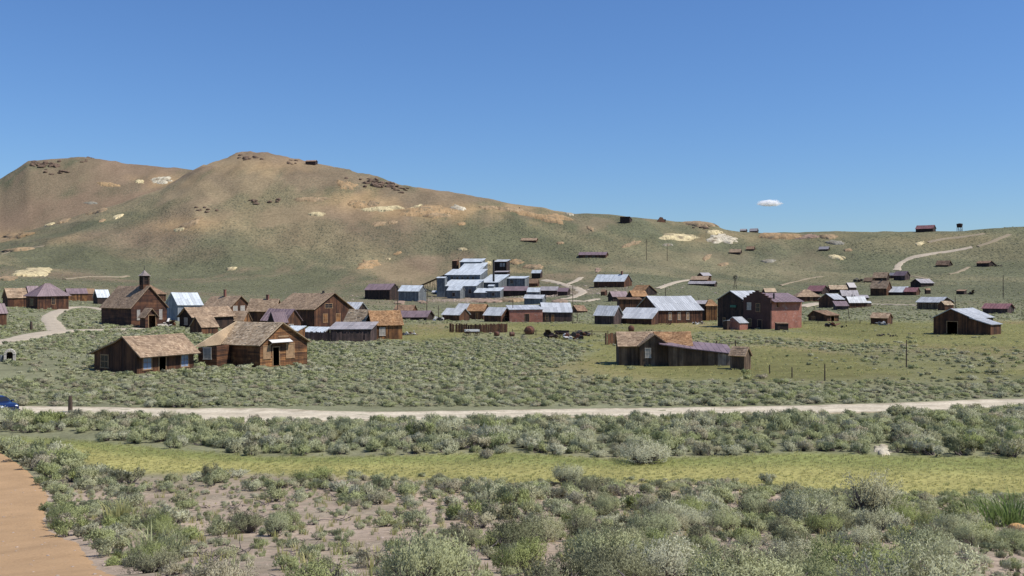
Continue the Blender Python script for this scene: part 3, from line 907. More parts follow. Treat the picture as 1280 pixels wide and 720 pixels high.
def cover_sheets(mb, q, w, rnd):
    q = [Vector(p) for p in q]
    n = (q[1] - q[0]).cross(q[3] - q[0]).normalized()
    if n.z < 0: n = -n
    wd = (q[1] - q[0]).length
    up = ((q[3] - q[0]).length + (q[2] - q[1]).length) / 2
    cols = max(2, int(wd / w)); rows = 2 if up > 3.2 else 1
    for c in range(cols):
        for r in range(rows):
            a, b = c / cols, (c + 1) / cols
            v0, v1 = r / rows, min(1, (r + 1.03) / rows)
            e = rnd.uniform(.008, .02) + r * .012
            j = [rnd.uniform(0, .012) for _ in range(4)]
            mb.face([bil(q, a, v0) + n * (e + j[0]), bil(q, b, v0) + n * (e + j[1]), bil(q, b, v1) + n * (e + j[2]), bil(q, a, v1) + n * (e + j[3])])
        # raised seam
        a0 = c / cols
        da = 0.035 / wd
        mb.poly([bil(q, a0, 0) + n * .02, bil(q, a0 + 2 * da, 0) + n * .02, bil(q, a0 + da, 0) + n * .06,
                 bil(q, a0, 1) + n * .02, bil(q, a0 + 2 * da, 1) + n * .02, bil(q, a0 + da, 1) + n * .06],
                [(0, 2, 5, 3), (2, 1, 4, 5), (0, 1, 2)])

def volume(root, W, L, prof, wall, roof, rnd, ov=0.35, hip=0.0, sink=0.9, style='board', detail=2, rdetail=2, holes=None,
           ridge_drop=0.0, mat=None, roof_t=0.1, bw=0.28, no_roof=False, ove=None):
    ove = ov if ove is None else ove
    """one prismatic body: gable front at y=0, x across it. detail 0..3"""
    holes = holes or {}
    prof = [(fx * W, z) for fx, z in prof]
    xs = [p[0] for p in prof]; zs = [p[1] for p in prof]
    top = lambda x: float(np.interp(x, xs, zs))
    core, brd = MB(), (MB() if detail >= 1 else None)
    ze = zs[0], zs[-1]
    for f in ('front', 'back', 'left', 'right'):
        fr = face_frame(f, W, L)
        if f == 'front': t, kn = (lambda s: (top(s) if not hip else min(ze))), xs
        elif f == 'back': t, kn = (lambda s: (top(W - s) if not hip else min(ze))), [W - x for x in xs]
        elif f == 'left': t, kn = (lambda s: zs[0]), []
        else: t, kn = (lambda s: zs[-1]), []
        wall_face(core, brd if f in ('front', 'left', 'right') else None, fr, t, kn if not hip else [], sink, holes.get(f, []), style, rnd, bw)
    wo = core.build("wall", M[wall], root)
    if mat: wo.matrix_basis = mat
    if brd and brd.f:
        brd.build("siding", M[wall], wo, kind="stuff")
    if no_roof: return wo, None
    slabs, cov = MB(), MB()
    planes = []
    if hip:
        zr = max(zs); ze_ = min(ze); hx = W / 2
        sl = (zr - ze_) / hx
        zo = ze_ - ov * sl + 0.08; zr += 0.08
        h0 = min(hip * L, L / 2 - 0.01)
        c = [(-ov, -ov, zo), (W + ov, -ov, zo), (W + ov, L + ov, zo), (-ov, L + ov, zo)]
        r0, r1 = (hx, h0, zr), (hx, L - h0, zr)
        planes = [[c[1], c[2], r1, r0], [c[3], c[0], r0, r1], [c[0], c[1], r0, r0], [c[2], c[3], r1, r1]]
    else:
        n = len(prof) - 1
        for i in range(n):
            (xa, za), (xb, zb) = prof[i], prof[i + 1]
            sl = (zb - za) / max(xb - xa, 1e-3)
            if i == 0: xa, za = xa - ov, za - ov * sl
            if i == n - 1: xb, zb = xb + ov, zb + ov * sl
            lift = roof_t + 0.03
            if zb >= za: planes.append([(xa, L + ove, za + lift), (xa, -ove, za + lift), (xb, -ove, zb + lift), (xb, L + ove, zb + lift)])
            else: planes.append([(xb, -ove, zb + lift), (xb, L + ove, zb + lift), (xa, L + ove, za + lift), (xa, -ove, za + lift)])
    sag = rnd.uniform(.004, .011) * min(L, 12) if not hip else 0.0
    kr = rnd.uniform(.6, 1.4)
    for q in planes:
        v = [Vector(p) for p in q]
        parts_ = [v]
        if sag and detail >= 1 and len(v) == 4:
            upz = (v[2].z + v[3].z) > (v[0].z + v[1].z)
            parts_ = []
            ns = 4
            def pt(t, e):                            # e 0 lower edge, 1 upper edge
                a_, b_ = (v[0], v[1]) if e == 0 else (v[3], v[2])
                p = a_.lerp(b_, t).copy()
                p.z -= (sag if e == 1 else sag * .35) * math.sin(math.pi * t ** kr)
                return p
            for k in range(ns):
                parts_.append([pt(k / ns, 0), pt((k + 1) / ns, 0), pt((k + 1) / ns, 1), pt(k / ns, 1)])
        for vv in parts_:
            qq = vv[:3] if (vv[3] - vv[2]).length < 1e-4 else vv
            nn = (qq[1] - qq[0]).cross(qq[-1] - qq[0])
            slabs.slab(qq if nn.z > 0 else qq[::-1], roof_t)
            if rdetail >= 1:
                if roof.startswith('sh'):
                    rh, cw = {1: (0.5, 0.9), 2: (0.34, 0.5), 3: (0.27, 0.27)}[rdetail]
                    cover_shingles(cov, vv, rh, cw, rnd)
                else:
                    cover_sheets(cov, vv, {1: 1.5, 2: 0.9, 3: 0.7}[rdetail], rnd)
    ro = slabs.build("roof", M[roof], root)
    if mat: ro.matrix_basis = mat
    if cov.f: cov.build("shingles" if roof.startswith('sh') else "roof_sheets", M[roof], ro, kind="stuff")
    return wo, ro

def opening_part(root, kind, fr, s, z, w, h, mat=None, pane='pane_dark', trim='trim', depth=0.07):
    """window (> pane, sill) or door (> handle) proud of a wall"""
    o, d, n, Ln = fr
    up = Vector((0, 0, 1))
    def bx(mb, s0, s1, z0, z1, e0, e1):
        p = [o + d * a + n * e + up * b for e in (e0, e1) for a, b in ((s0, z0), (s1, z0), (s1, z1), (s0, z1))]
        mb.poly(p, [(3, 2, 1, 0), (4, 5, 6, 7), (0, 1, 5, 4), (1, 2, 6, 5), (2, 3, 7, 6), (3, 0, 4, 7)])
    t = max(0.07, min(0.12, w * 0.12))
    a, b = s - w / 2, s + w / 2
    fm = MB()
    bx(fm, a - t, a, z, z + h, 0, depth); bx(fm, b, b + t, z, z + h, 0, depth)
    bx(fm, a - t - .03, b + t + .03, z + h, z + h + t, 0, depth + .012)
    if kind == 'window':
        bx(fm, a - t - .04, b + t + .04, z - t, z, 0, depth + .03)
        bx(fm, a, b, z + h * .5 - .025, z + h * .5 + .025, 0.002, depth * .75)
        bx(fm, s - .02, s + .02, z, z + h * .5 - .025, 0.002, depth * .7)
        bx(fm, s - .02, s + .02, z + h * .5 + .025, z + h, 0.002, depth * .7)
    fo = fm.build(kind if kind == 'window' else 'door_frame', M[trim], root)
    if mat: fo.matrix_basis = mat
    if kind == 'window':
        pm = MB(); bx(pm, a + .002, b - .002, z + .002, z + h - .002, 0.012, 0.03 + .012)
        pm.build("pane", M[pane], fo)
    elif kind == 'door':
        pm = MB()
        k = max(3, int(w / .2))
        for i in range(k): bx(pm, a + w * i / k + .004, a + w * (i + 1) / k - .004, z, z + h - .003, 0.01, 0.045 + random.uniform(0, .01))
        po = pm.build("door", M[pane], root)
        if mat: po.matrix_basis = mat
        hm = MB(); bx(hm, b - .16, b - .10, z + h * .48, z + h * .54, .05, .10)
        hm.build("handle", M['iron'], po)
    return fo

def site(xc, yc, wL, wR, theta, g, D=None, depth=None):
    """world frame of a body from its near corner and the widths of its two visible faces"""
    if D is None:
        p = pix_ground(xc, yc)[0]; D = p[1]; z = p[2]
    else:
        z = EYE + (360 - yc) / F * D
    x = (xc - 640) / F * D
    s = D / F
    th = math.radians(theta)
    LR = max(wR * s / math.cos(th), 1.0); LL = max(wL * s / math.sin(th), 1.0) if theta > 1 else 1.0
    if depth: # depth of the side that is seen edge-on
        if theta >= 45: LR = depth
        else: LL = depth
    ray = Vector((x, D, 0)).normalized()
    right = Vector((ray.y, -ray.x, 0))
    nR = (-ray) * math.cos(th) + right * math.sin(th)
    nL = (-ray) * math.sin(th) - right * math.cos(th)
    near = Vector((x, D, z))
    if g == 'R': u, W, L = nR, LR, LL
    else: u, W, L = nL, LL, LR
    v = Vector((-u.y, u.x, 0))
    org = near if g == 'R' else near - v * W
    return org, math.atan2(v.y, v.x), W, L, s, (wR, wL) if g == 'R' else (wL, wR)

def B(name, label, cat, geo, wall, roof, wings=(), group=None, **kw):
    """a building: geo = near corner column,row, left/right face widths, turn, gable side, eave and ridge heights (photograph pixels)"""
    root = None
    allv = [(geo, wall, roof, kw)] + list(wings)
    out = []
    for geo_, wall_, roof_, k in allv:
        k = dict(k)
        xc, yc, wL, wR, th, g, hw, hr = geo_
        org, rz, W, L, s, (gpx, spx) = site(xc, yc, wL, wR, th, g, k.pop('D', None), k.pop('depth', None))
        if k.pop('grow', None): pass
        Mw = Matrix.Translation(org) @ Matrix.Rotation(rz, 4, 'Z')
        if root is None:
            root = empty(name, org, rz)
            tag(root, label, cat, group)
            if name != 'stamp_mill':
                tl = random.Random(int(xc * 3 + yc)); root.rotation_euler = (tl.uniform(-.012, .012), tl.uniform(-.014, .014), rz)
            rel = None; base_inv = Mw.inverted()
        else:
            rel = base_inv @ Mw
        rnd = random.Random(int(xc * 13 + yc * 7))
        shed = k.pop('shed', None)
        prof = k.pop('prof', None)
        if prof: prof = [(fx, z * s) for fx, z in prof]
        elif shed == 'up': prof = [(0, hw * s), (1, (hw + hr) * s)]
        elif shed == 'down': prof = [(0, (hw + hr) * s), (1, hw * s)]
        else: prof = [(0, hw * s), (k.pop('apex', 0.5), (hw + hr) * s), (1, hw * s)]
        big = max(wL + wR, 1)
        det = k.pop('detail', 3 if big > 75 else 2 if big > 30 else 1 if big > 18 else 0)
        ov = k.pop('ov', min(0.45, 0.03 * (W + L)))
        wins = k.pop('wins', []); chim = k.pop('chim', []); holes = {}
        for w in wins:
            face, kind, frac, zpx, wpx, hpx = w[:6]
            f = 'front' if face == 'G' else ('left' if g == 'R' else 'right')
            Ln = W if face == 'G' else L
            fpx = gpx if face == 'G' else spx
            ww = min(wpx / max(fpx, 1) * Ln, Ln * .9)
            if kind == 'hole': holes.setdefault(f, []).append((frac * Ln - ww / 2, frac * Ln + ww / 2, zpx * s if zpx > 0 else -5, (zpx + hpx) * s))
        bw = k.pop('bw', {3: .26, 2: .36, 1: .6, 0: .6}[det])
        wo, ro = volume(root, W, L, prof, wall_, roof_, rnd, ov=ov, detail=det, rdetail=k.pop('rdetail', det), holes=holes, mat=rel, bw=bw, **k)
        for w in wins:
            face, kind, frac, zpx, wpx, hpx = w[:6]
            f = 'front' if face == 'G' else ('left' if g == 'R' else 'right')
            Ln = W if face == 'G' else L
            fpx = gpx if face == 'G' else spx
            ww = min(wpx / max(fpx, 1) * Ln, Ln * .9)
            opening_part(root, kind, face_frame(f, W, L), frac * Ln, max(zpx * s, 0.02), ww, hpx * s, rel,
                         pane=(w[6] if len(w) > 6 else ('pane_dark' if kind == 'window' else 'dark')), trim=(w[7] if len(w) > 7 else 'trim'))
        for c in chim:
            fx, fy, wpx, hpx, mt = c
            zt = float(np.interp(fx * W, [p[0] * W for p in prof], [p[1] for p in prof]))
            mb = MB(); hwid = wpx * s / 2
            if mt == 'iron': mb.tube([(fx * W, fy * L, zt - .3), (fx * W, fy * L, zt + hpx * s)], [hwid, hwid], 8)
            else:
                mb.box(fx * W - hwid, fx * W + hwid, fy * L - hwid, fy * L + hwid, zt - .5, zt + hpx * s)
                mb.box(fx * W - hwid * 1.2, fx * W + hwid * 1.2, fy * L - hwid * 1.2, fy * L + hwid * 1.2, zt + hpx * s, zt + hpx * s + .15)
            co = mb.build("stovepipe" if mt == 'iron' else "chimney", M[mt], root)
            if rel: co.matrix_basis = rel
        ctr = Mw @ Vector((W / 2, L / 2, 0))
        FOOT.append((ctr.x, ctr.y, W / 2 + .35, L / 2 + .35, rz))
        out.append((Mw, W, L, s, prof))
    root["_"] = 0; del root["_"]
    return root, out
# ---- the near cabins
B("cabin", "low dark brown cabin with blue curtained windows, nearest the parked car", "cabin", (171, 467.5, 51, 71, 44, 'L', 28, 18), 'brown', 'sh_tan',
  prof=[(0, 25), (.50, 38.5), (.69, 46), (1, 28)], ov=.85, ove=.3, detail=3,
  wins=[('S', 'window', .17, 6, 9.5, 17, 'pane_blue'), ('S', 'window', .83, 5, 9, 16.5, 'pane_blue'), ('S', 'hole', .43, 0, 8, 21), ('G', 'window', .25, 7, 8, 15, 'pane_dark')])
root, vols = B("clapboard_house", "weathered house with pale straw shingle roof and boarded gable front beside the low dark cabin", "house", (325, 459.5, 54, 60, 37, 'R', 29.5, 25), 'orange', 'sh_pale',
  ov=.4, detail=3, style='clap', apex=.45,
  wins=[('G', 'window', .14, 11, 7.5, 15, 'trim'), ('G', 'hole', .33, 1, 7.5, 23), ('G', 'window', .63, 10, 9, 17, 'trim'), ('S', 'window', .14, 10, 5, 14)],
  wings=[((271, 458.5, 22, 40, 62, 'L', 27, 20), 'brown', 'sh_pale', dict(D=None, prof=[(0, 25), (1, 27)], detail=3, style='clap', wins=[('G', 'window', .5, 11, 8, 13, 'pane_pale', 'ptrim')], no_roof=True))])
_m, _W, _L, _s, _p = vols[0]; _mw, _Ww, _Lw = vols[1][0], vols[1][1], vols[1][2]
_rel = _m.inverted() @ _mw
_T = Vector((.45 * _W, _L + .35, 54.5 * _s + .12)); _E = Vector((-.36, _L + .35, 29.5 * _s - .25)); _A = _rel @ Vector((-.35, -.35, 25.5 * _s)); _Bk = Vector((_W + .35, _L + .5, 29.5 * _s - .2))
_rf, _cv = MB(), MB()
_rf.slab([_E, _T, _A], .1); _rf.slab([_A, _T, _Bk], .1)
cover_shingles(_cv, [_A, _E, _T, _T], .27, .27, random.Random(5))
_ro = _rf.build("hip_roof", M['sh_pale'], root); _cv.build("shingles", M['sh_pale'], _ro, kind="stuff")
_aw = MB(); _aw.slab([(_W * .18, -.75, 30.5 * _s), (_W * .62, -.75, 30.5 * _s), (_W * .62, -.05, 34 * _s), (_W * .18, -.05, 34 * _s)], .05)
for _x in (.2, .6): _aw.tube([(_W * _x, -.7, 30.3 * _s), (_W * _x, -.02, 27 * _s)], [.03, .03], 5)
_aw.build("awning", M['white'], root)
_vb = MB(); _vb.box(_W * .38, _W * .60, -.09, -.05, 36.5 * _s, 38.5 * _s); _vb.build("gable_board", M['trim'], root)
root, vols = B("plank_house", "grey plank house with white paned gable and long drooping lean-to, alone in the sage", "house", (774, 456.5, 2, 46, 4, 'L', 25, 15), 'grey', 'sh_tan', depth=5.5,
  ov=.35, ove=.2, detail=3, wings=[
   ((800.5, 457.3, 3, 35.5, 6, 'R', 26, 13), 'grey', 'sh_tan', dict(depth=4.5, detail=3, ov=.25, wins=[('G', 'window', .27, 11, 6, 11, 'pane_pale', 'ptrim')])),
   ((836.5, 458, 3, 76, 6, 'R', 15, 11), 'grey', 'me_grey', dict(depth=4.8, detail=3, no_roof=True, prof=[(0, 26.5), (.35, 21.5), (1, 15)])),
   ((821, 456.4, 2, 43, 4, 'L', 25, 14.5), 'grey', 'sh_rust', dict(depth=5.4, ov=.35, ove=.2, detail=3))])
_m0, _m2 = vols[0][0], vols[2][0]; W_, L_, s_ = vols[2][1], vols[2][2], vols[2][3]
_rel = _m0.inverted() @ _m2
_rf, _cv = MB(), MB()
for (x0, f0, b0), (x1, f1, b1) in (((-1.2, 28.5, 30), (W_ * .35, 22.5, 28.5)), ((W_ * .35, 22.5, 28.5), (W_ + .35, 15.6, 23.5))):
    _q = [Vector((x0, -.3, f0 * s_)), Vector((x1, -.3, f1 * s_)), Vector((x1, L_ + .3, b1 * s_)), Vector((x0, L_ + .3, b0 * s_))]
    _rf.slab(_q, .09); cover_sheets(_cv, _q, .7, random.Random(3))
_ro = _rf.build("lean_to_roof", M['me_purple'], root); _ro.matrix_basis = _rel
_cv.build("roof_sheets", M['me_purple'], _ro, kind="stuff")
_pb = MB()
for _k in range(6):
    _x = W_ * .79 + _k * W_ * .034
    _pb.box(_x, _x + W_ * .032, -.075 - .006 * (_k % 3), -.045, -.1, (16.6 - _k * .35 - (_k % 2) * .6) * s_)
_po = _pb.build("pale_boards", M['bleached'], root); _po.matrix_basis = _rel; _po["label"] = "bleached pale boards at the low end of the lean-to"
B("outhouse", "small plank outhouse with pale shingle cap at the end of the grey plank house", "outhouse", (930, 462.5, 17, 8, 62, 'R', 18, 9.5), 'grey', 'sh_tan', detail=3, ov=.2)
# ---- church
root, vols = B("church", "tall brown church with a belfry above its front gable", "church", (164, 409, 36, 43, 30, 'R', 25, 26), 'red', 'sh_church', detail=3, style='clap', ov=.35,
  wins=[('G', 'window', .20, 9, 3.0, 12, 'pane_pale', 'ptrim'), ('G', 'window', .82, 9, 3.0, 12, 'pane_pale', 'ptrim')], bw=.34,
  wings=[((181.5, 410.5, 6, 14.5, 30, 'R', 15, 9.5), 'red', 'sh_church', dict(detail=3, style='clap', ov=.35, wins=[('G', 'hole', .56, 1, 8, 15)]))])
Mw, W, L, s, prof = vols[0]
def tower(root, cx, cy, z0, hw, h, capz, s):
    b = MB(); b.box(cx - hw, cx + hw, cy - hw, cy + hw, z0, z0 + h * .5)
    b.build("belfry_base", M['brown'], root)
    p = MB()
    for sx in (-1, 1):
        for sy in (-1, 1): p.box(cx + sx * hw * .82 - .14, cx + sx * hw * .82 + .14, cy + sy * hw * .82 - .14, cy + sy * hw * .82 + .14, z0 + h * .5, z0 + h)
    for k in range(5):
        z = z0 + h * (.53 + .09 * k)
        p.box(cx - hw * .75, cx + hw * .75, cy - hw * .80, cy - hw * .72, z, z + h * .05); p.box(cx - hw * .80, cx - hw * .72, cy - hw * .75, cy + hw * .75, z, z + h * .05)
        p.box(cx + hw * .72, cx + hw * .80, cy - hw * .75, cy + hw * .75, z, z + h * .05); p.box(cx - hw * .75, cx + hw * .75, cy + hw * .72, cy + hw * .80, z, z + h * .05)
    p.box(cx - hw * .62, cx + hw * .62, cy - hw * .62, cy + hw * .62, z0 + h * .5, z0 + h * .99)  # dark box added inside, painted shade for the gaps between the louvres
    p.build("belfry_louvres", M['dark'], root)
    r = MB(); z1 = z0 + h; q = hw * 1.28
    c = [(cx - q, cy - q, z1), (cx + q, cy - q, z1), (cx + q, cy + q, z1), (cx - q, cy + q, z1)]
    mid = [(cx + (a - cx) * .45, cy + (b_ - cy) * .45, z1 + capz * .45) for a, b_, _ in c]
    apex = (cx, cy, z1 + capz)
    r.face(c[::-1])
    for i in range(4):
        j = (i + 1) % 4
        r.face([c[i], c[j], mid[j], mid[i]]); r.face([mid[i], mid[j], apex])
    ro = r.build("belfry_roof", M['sh_grey'], root)
    f = MB(); f.tube([apex, (cx, cy, z1 + capz + .9)], [.07, .02], 5)
    f.build("finial", M['iron'], ro)
tower(root, W * .5, 1.7, 47 * s - .8, 4.5 * s, 22.5 * s, 7.5 * s, s)
st = MB(); 
for k in range(3): st.box(W * .50, W * .78, -2.9 - .3 * k, -2.6 - .3 * k, -.5, .55 - .18 * k)
st.build("steps", M['stone'], root)
# ---- left of the church
B("maroon_house", "maroon boarded house cut off by the left frame edge", "house", (-24, 408, 8, 29, 30, 'L', 17, 11), 'red', 'me_purple')
B("gabled_shed", "small brown shingled shed left of the purple hipped house", "shed", (10, 383.5, 6, 22, 22, 'L', 12, 11), 'red', 'sh_tan')
B("hipped_house", "red-brown house under a broad purple hipped roof", "house", (47, 386.5, 13, 36, 28, 'L', 18.5, 13.5), 'red', 'me_purple', hip=.42, ov=.6,
  wins=[('G', 'window', .5, 5, 3.5, 8), ('S', 'window', .5, 6, 3.5, 8)],
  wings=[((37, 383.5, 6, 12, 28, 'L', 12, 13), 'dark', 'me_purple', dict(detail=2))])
B("long_low_shed", "long low purple roofed shed behind the hipped house", "shed", (85, 376, 4, 22, 12, 'L', 9, 6), 'orange', 'me_purple', depth=5)
B("dark_shack", "little dark shack between the long purple shed and the blue roofed shed", "shed", (107, 376, 3, 11, 20, 'L', 9, 6), 'brown', 'sh_brown')
B("blue_roofed_shed", "small dark shed with a light blue metal roof left of the church", "shed", (122, 380, 5, 14, 22, 'L', 8.5, 9), 'dark', 'me_blue', detail=1)
B("hipped_cottage", "brown hip-roofed cottage showing above the church roof", "house", (172, 376, 18, 34, 28, 'L', 9, 13), 'brown', 'sh_brown', hip=.4, ov=.5)
B("blue_house", "pale blue metal-roofed house just right of the church", "house", (222, 401.5, 14, 29, 30, 'L', 21.5, 14), 'pale', 'me_blue', wins=[('S', 'window', .55, 9, 5, 8)])
# ---- cluster right of the church
B("gabled_house", "dark house with two white windows in its gable and a tall chimney", "house", (288, 397, 34, 25, 40, 'R', 13.5, 13), 'brown', 'sh_tan',
  wins=[('G', 'window', .24, 4.5, 4.5, 9.5, 'pane_pale', 'ptrim'), ('G', 'window', .60, 4.5, 4.5, 9.5, 'pane_pale', 'ptrim')], chim=[(.5, .55, 2.6, 8, 'chimney')])
B("long_roof_house", "low dark house with a long brown roof and one pale end window", "house", (241, 411, 16, 50, 27, 'L', 15, 11), 'dark', 'sh_tan', wins=[('G', 'window', .5, 5, 3.5, 8, 'pane_pale', 'ptrim')])
B("lean_shed", "small shed with a tilted brown roof in front of the long roofed dark house", "shed", (252, 418.5, 14, 20, 36, 'L', 9.5, 12), 'brown', 'sh_tan', detail=2)
B("gable_shed", "small brown gabled shed below the two white windows", "shed", (304, 412, 17, 10, 58, 'R', 11.5, 11), 'orange', 'sh_tan', detail=2)
B("chimney_house", "brown shingled house with a short chimney, left of the big gabled hall", "house", (343, 404, 33, 9, 66, 'R', 16, 14), 'brown', 'sh_tan', chim=[(.5, .4, 3, 5, 'chimney')])
B("purple_roof_house", "house with a folded purple roof and small brown gable before the big hall", "house", (357, 415, 29, 19, 50, 'R', 14.5, 13.5), 'brown', 'me_purple',
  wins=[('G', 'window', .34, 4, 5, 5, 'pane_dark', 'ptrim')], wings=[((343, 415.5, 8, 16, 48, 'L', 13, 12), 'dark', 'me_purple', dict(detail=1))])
B("gabled_hall", "biggest brown hall with an orange-lit boarded gable, left half of town", "hall", (393, 411, 50, 48, 42, 'R', 25, 19.5), 'red', 'sh_tan', ov=.5,
  wins=[('G', 'window', .37, 26, 9, 5, 'pane_dark'), ('G', 'window', .28, 8, 5, 10, 'orange'), ('G', 'window', .62, 8, 5, 10, 'orange')], chim=[(.5, .25, 3, 3.5, 'iron')])
B("metal_roof_house", "dark gabled house with pale metal roof directly behind the big hall's right eave", "house", (446, 403, 22, 13, 58, 'R', 15.5, 9), 'dark', 'me_white')
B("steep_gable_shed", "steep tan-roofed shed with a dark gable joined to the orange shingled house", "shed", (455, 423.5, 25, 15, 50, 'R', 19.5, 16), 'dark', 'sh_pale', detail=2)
B("lean_to", "dark board lean-to under a plum and white metal roof", "shed", (463, 426.5, 50, 7, 74, 'R', 15, 7), 'plum', 'me_grey', shed='up', depth=4.2, detail=2)
B("orange_house", "orange plank house with thick orange shingles and white barred window", "house", (466, 424.5, 6, 37, 14, 'L', 18.5, 16.5), 'orange', 'sh_rust', depth=4.6, detail=3, ov=.3,
  wins=[('S', 'window', .32, 5, 6, 9, 'pane_pale', 'ptrim'), ('G', 'window', .5, 5, 3, 8, 'pane_pale', 'ptrim')])
B("white_roof_shed", "tan shed with slanting white roof behind the straw shingled house's eave", "shed", (372, 425, 17, 9.5, 48, 'R', 11, 5), 'orange', 'me_blue', shed='up', detail=2)
B("white_roof_shed", "dark shed with slanting white roof joined to the left end of the board fence", "shed", (404, 425, 25, 4, 70, 'R', 9, 5), 'plum', 'me_blue', shed='up', depth=3.5, detail=2)
B("sunken_shed", "half sunken shed with plum roof right of the orange shingled house", "shed", (533, 400.5, 38, 6, 68, 'R', 4.5, 7), 'dark', 'me_purple', depth=6)
B("sunken_shack", "collapsing brown shingled shack behind the half sunken plum roof", "shed", (515, 391.5, 22, 6, 66, 'R', 4, 6), 'brown', 'sh_brown', detail=1)
B("plum_barn", "dark barn with plum roof, leftmost building under the stamp mill slope", "barn", (487, 375, 31, 12, 63, 'R', 13, 7.5), 'dark', 'me_purple', wings=[])
B("pale_slope_house", "blue-grey metal house with pale roof between the plum barn and the mill", "house", (523, 377, 25, 10, 65, 'R', 13, 7), 'slate', 'me_blue', sink=3)
# ---- stamp mill: one stepped building
root, vols = B("stamp_mill", "large stepped blue-grey stamp mill climbing the hillside", "mill", (595, 368.5, 42, 9, 72, 'R', 11, 8), 'slate', 'me_blue', shed='up', D=640, depth=17, sink=9, detail=2,
  wins=[('S', 'window', .82, 2, 3, 5)], wings=[
   ((575, 373.2, 16, 6, 66, 'R', 10.5, 5), 'slate', 'me_blue', dict(D=628, sink=9, detail=1, wins=[('S', 'window', .5, 3, 3, 4)])),
   ((556, 364, 10, 2, 75, 'R', 16.5, 1.5), 'slate', 'me_blue', dict(D=645, depth=6, sink=9, detail=1)),
   ((600, 358, 44, 7, 72, 'R', 14.5, 7.5), 'slate', 'me_blue', dict(shed='up', D=660, depth=16, sink=10, detail=2, wins=[('S', 'window', .2 + .15 * i, 9, 2.2, 3) for i in range(5)])),
   ((601.5, 345, 28, 5, 72, 'R', 8, 9), 'slate', 'me_blue', dict(shed='up', D=676, depth=14, sink=12, detail=1)),
   ((602, 336, 27, 3, 74, 'R', 8.8, 4.2), 'slate', 'me_blue', dict(shed='up', D=690, depth=9, sink=14, detail=1)),
   ((623, 361, 23, 11, 64, 'R', 8, 10), 'slate', 'me_blue', dict(shed='up', D=652, sink=9, depth=16, detail=1)),
   ((608, 372.2, 15, 2, 75, 'R', 6.5, 5), 'slate', 'me_blue', dict(shed='up', D=634, depth=7, sink=6, detail=1)),
   ((625, 372.6, 17, 3, 72, 'R', 8.8, 4), 'slate', 'me_blue', dict(shed='up', D=632, depth=7, sink=6, detail=1, wins=[('S', 'window', .5, 3, 3, 3.5)])),
   ((617, 360, 7, 2, 70, 'R', 2.5, 1.5), 'slate', 'me_blue', dict(D=640, depth=3, sink=1, detail=0)),
   ((656, 358, 22, 3, 74, 'R', 10, 2.8), 'slate', 'me_blue', dict(shed='up', D=660, depth=10, sink=6, detail=1, wins=[('S', 'window', .25, 4, 3, 4)]))])
mw0 = vols[0][0].inverted()
def world_tube(name, px, y0, y1, D, rad, mat, parent=None, inv=None, label=None, cat=None, group=None):
    x = (px - 640) / F * D
    a = Vector((x, D, EYE + (360 - y0) / F * D)); b = Vector((x, D, EYE + (360 - y1) / F * D))
    mb = MB()
    if inv: a, b = inv @ a, inv @ b
    mb.tube([a, b], [rad * 1.1, rad], 10)
    return mb.build(name, M[mat], parent)
world_tube("smokestack", 617, 352, 324.5, 650, .62, 'iron', root, mw0)
# trestle chute to the left of the mill
def beam(mb, a, b, w):
    mb.tube([a, b], [w, w], 4)
tr = MB(); P0 = pix_ground(527, 358.5)[0]; D1 = 676.0
a0 = Vector(P0) + Vector((0, 0, 1.2)); a1 = Vector(((562 - 640) / F * D1, D1, EYE + (360 - 341) / F * D1))
deck = MB(); 
dv = (a1 - a0); sd = Vector((dv.y, -dv.x, 0)).normalized() * 1.1
deck.slab([a0 - sd, a0 + sd, a1 + sd, a1 - sd], .35)
legs = []
for k in range(9):
    p = a0 + dv * (k / 8)
    for sg in (-1, 1):
        q = p + sd * sg * .9; tr = MB(); beam(tr, q - a0, Vector((q.x + .6 * sg, q.y, ground(q.x, q.y) - .5)) - a0, .2); legs.append(tr)
root = empty("trestle_chute", a0); tag(root, "sloping timber trestle chute reaching the mill from the left", "trestle")
iv = Matrix.Translation(-a0)
deck.v = [tuple(iv @ Vector(v)) for v in deck.v]; deck.build("deck", M['grey'], root)
for tr in legs: tr.build("leg", M['pole'], root)
B("headframe_house", "dark boxy tower house with pale roof above the mill, beside the smokestack", "tower", (633, 337, 15, 4, 70, 'R', 10, 2.6), 'dark', 'me_white', shed='up', D=704, depth=7, sink=6, detail=1,
  wins=[('S', 'window', .55, 4, 2.2, 4, 'pane_pale', 'ptrim'), ('S', 'window', .78, 4, 2.2, 4, 'pane_pale', 'ptrim')])
B("dark_hut", "tiny dark hut at the top left corner of the mill", "hut", (571, 330, 6, 1.5, 70, 'R', 4, 1.5), 'brown', 'sh_brown', shed='up', D=694, depth=4, sink=6, detail=0)
B("dark_platform_shed", "low dark shed under the boxy tower house", "shed", (634, 343, 17, 3, 72, 'R', 3, 1.5), 'dark', 'me_grey', shed='up', D=684, depth=6, sink=5, detail=0)
B("long_plum_shed", "long plum roofed shed at the right foot of the mill", "shed", (658, 369, 31, 2, 78, 'R', 6, 5), 'dark', 'me_purple', depth=7, sink=2, detail=1)
B("row_shed", "white roofed shed in the row right of the long plum shed", "shed", (674.5, 369, 15.5, 2, 76, 'R', 4.3, 5), 'slate', 'me_blue', depth=6, sink=2, detail=1)
B("row_shed", "dark shed with light plum roof in the middle of the row below the mill hut", "shed", (696, 368.3, 20.5, 2, 76, 'R', 5.5, 4.5), 'dark', 'me_grey', depth=6, sink=2, detail=1)
B("row_shed", "last dark shed at the right end of the row below the mill", "shed", (709, 369, 12, 2.5, 70, 'R', 4.8, 4.2), 'dark', 'me_purple', depth=5, sink=2, detail=0)
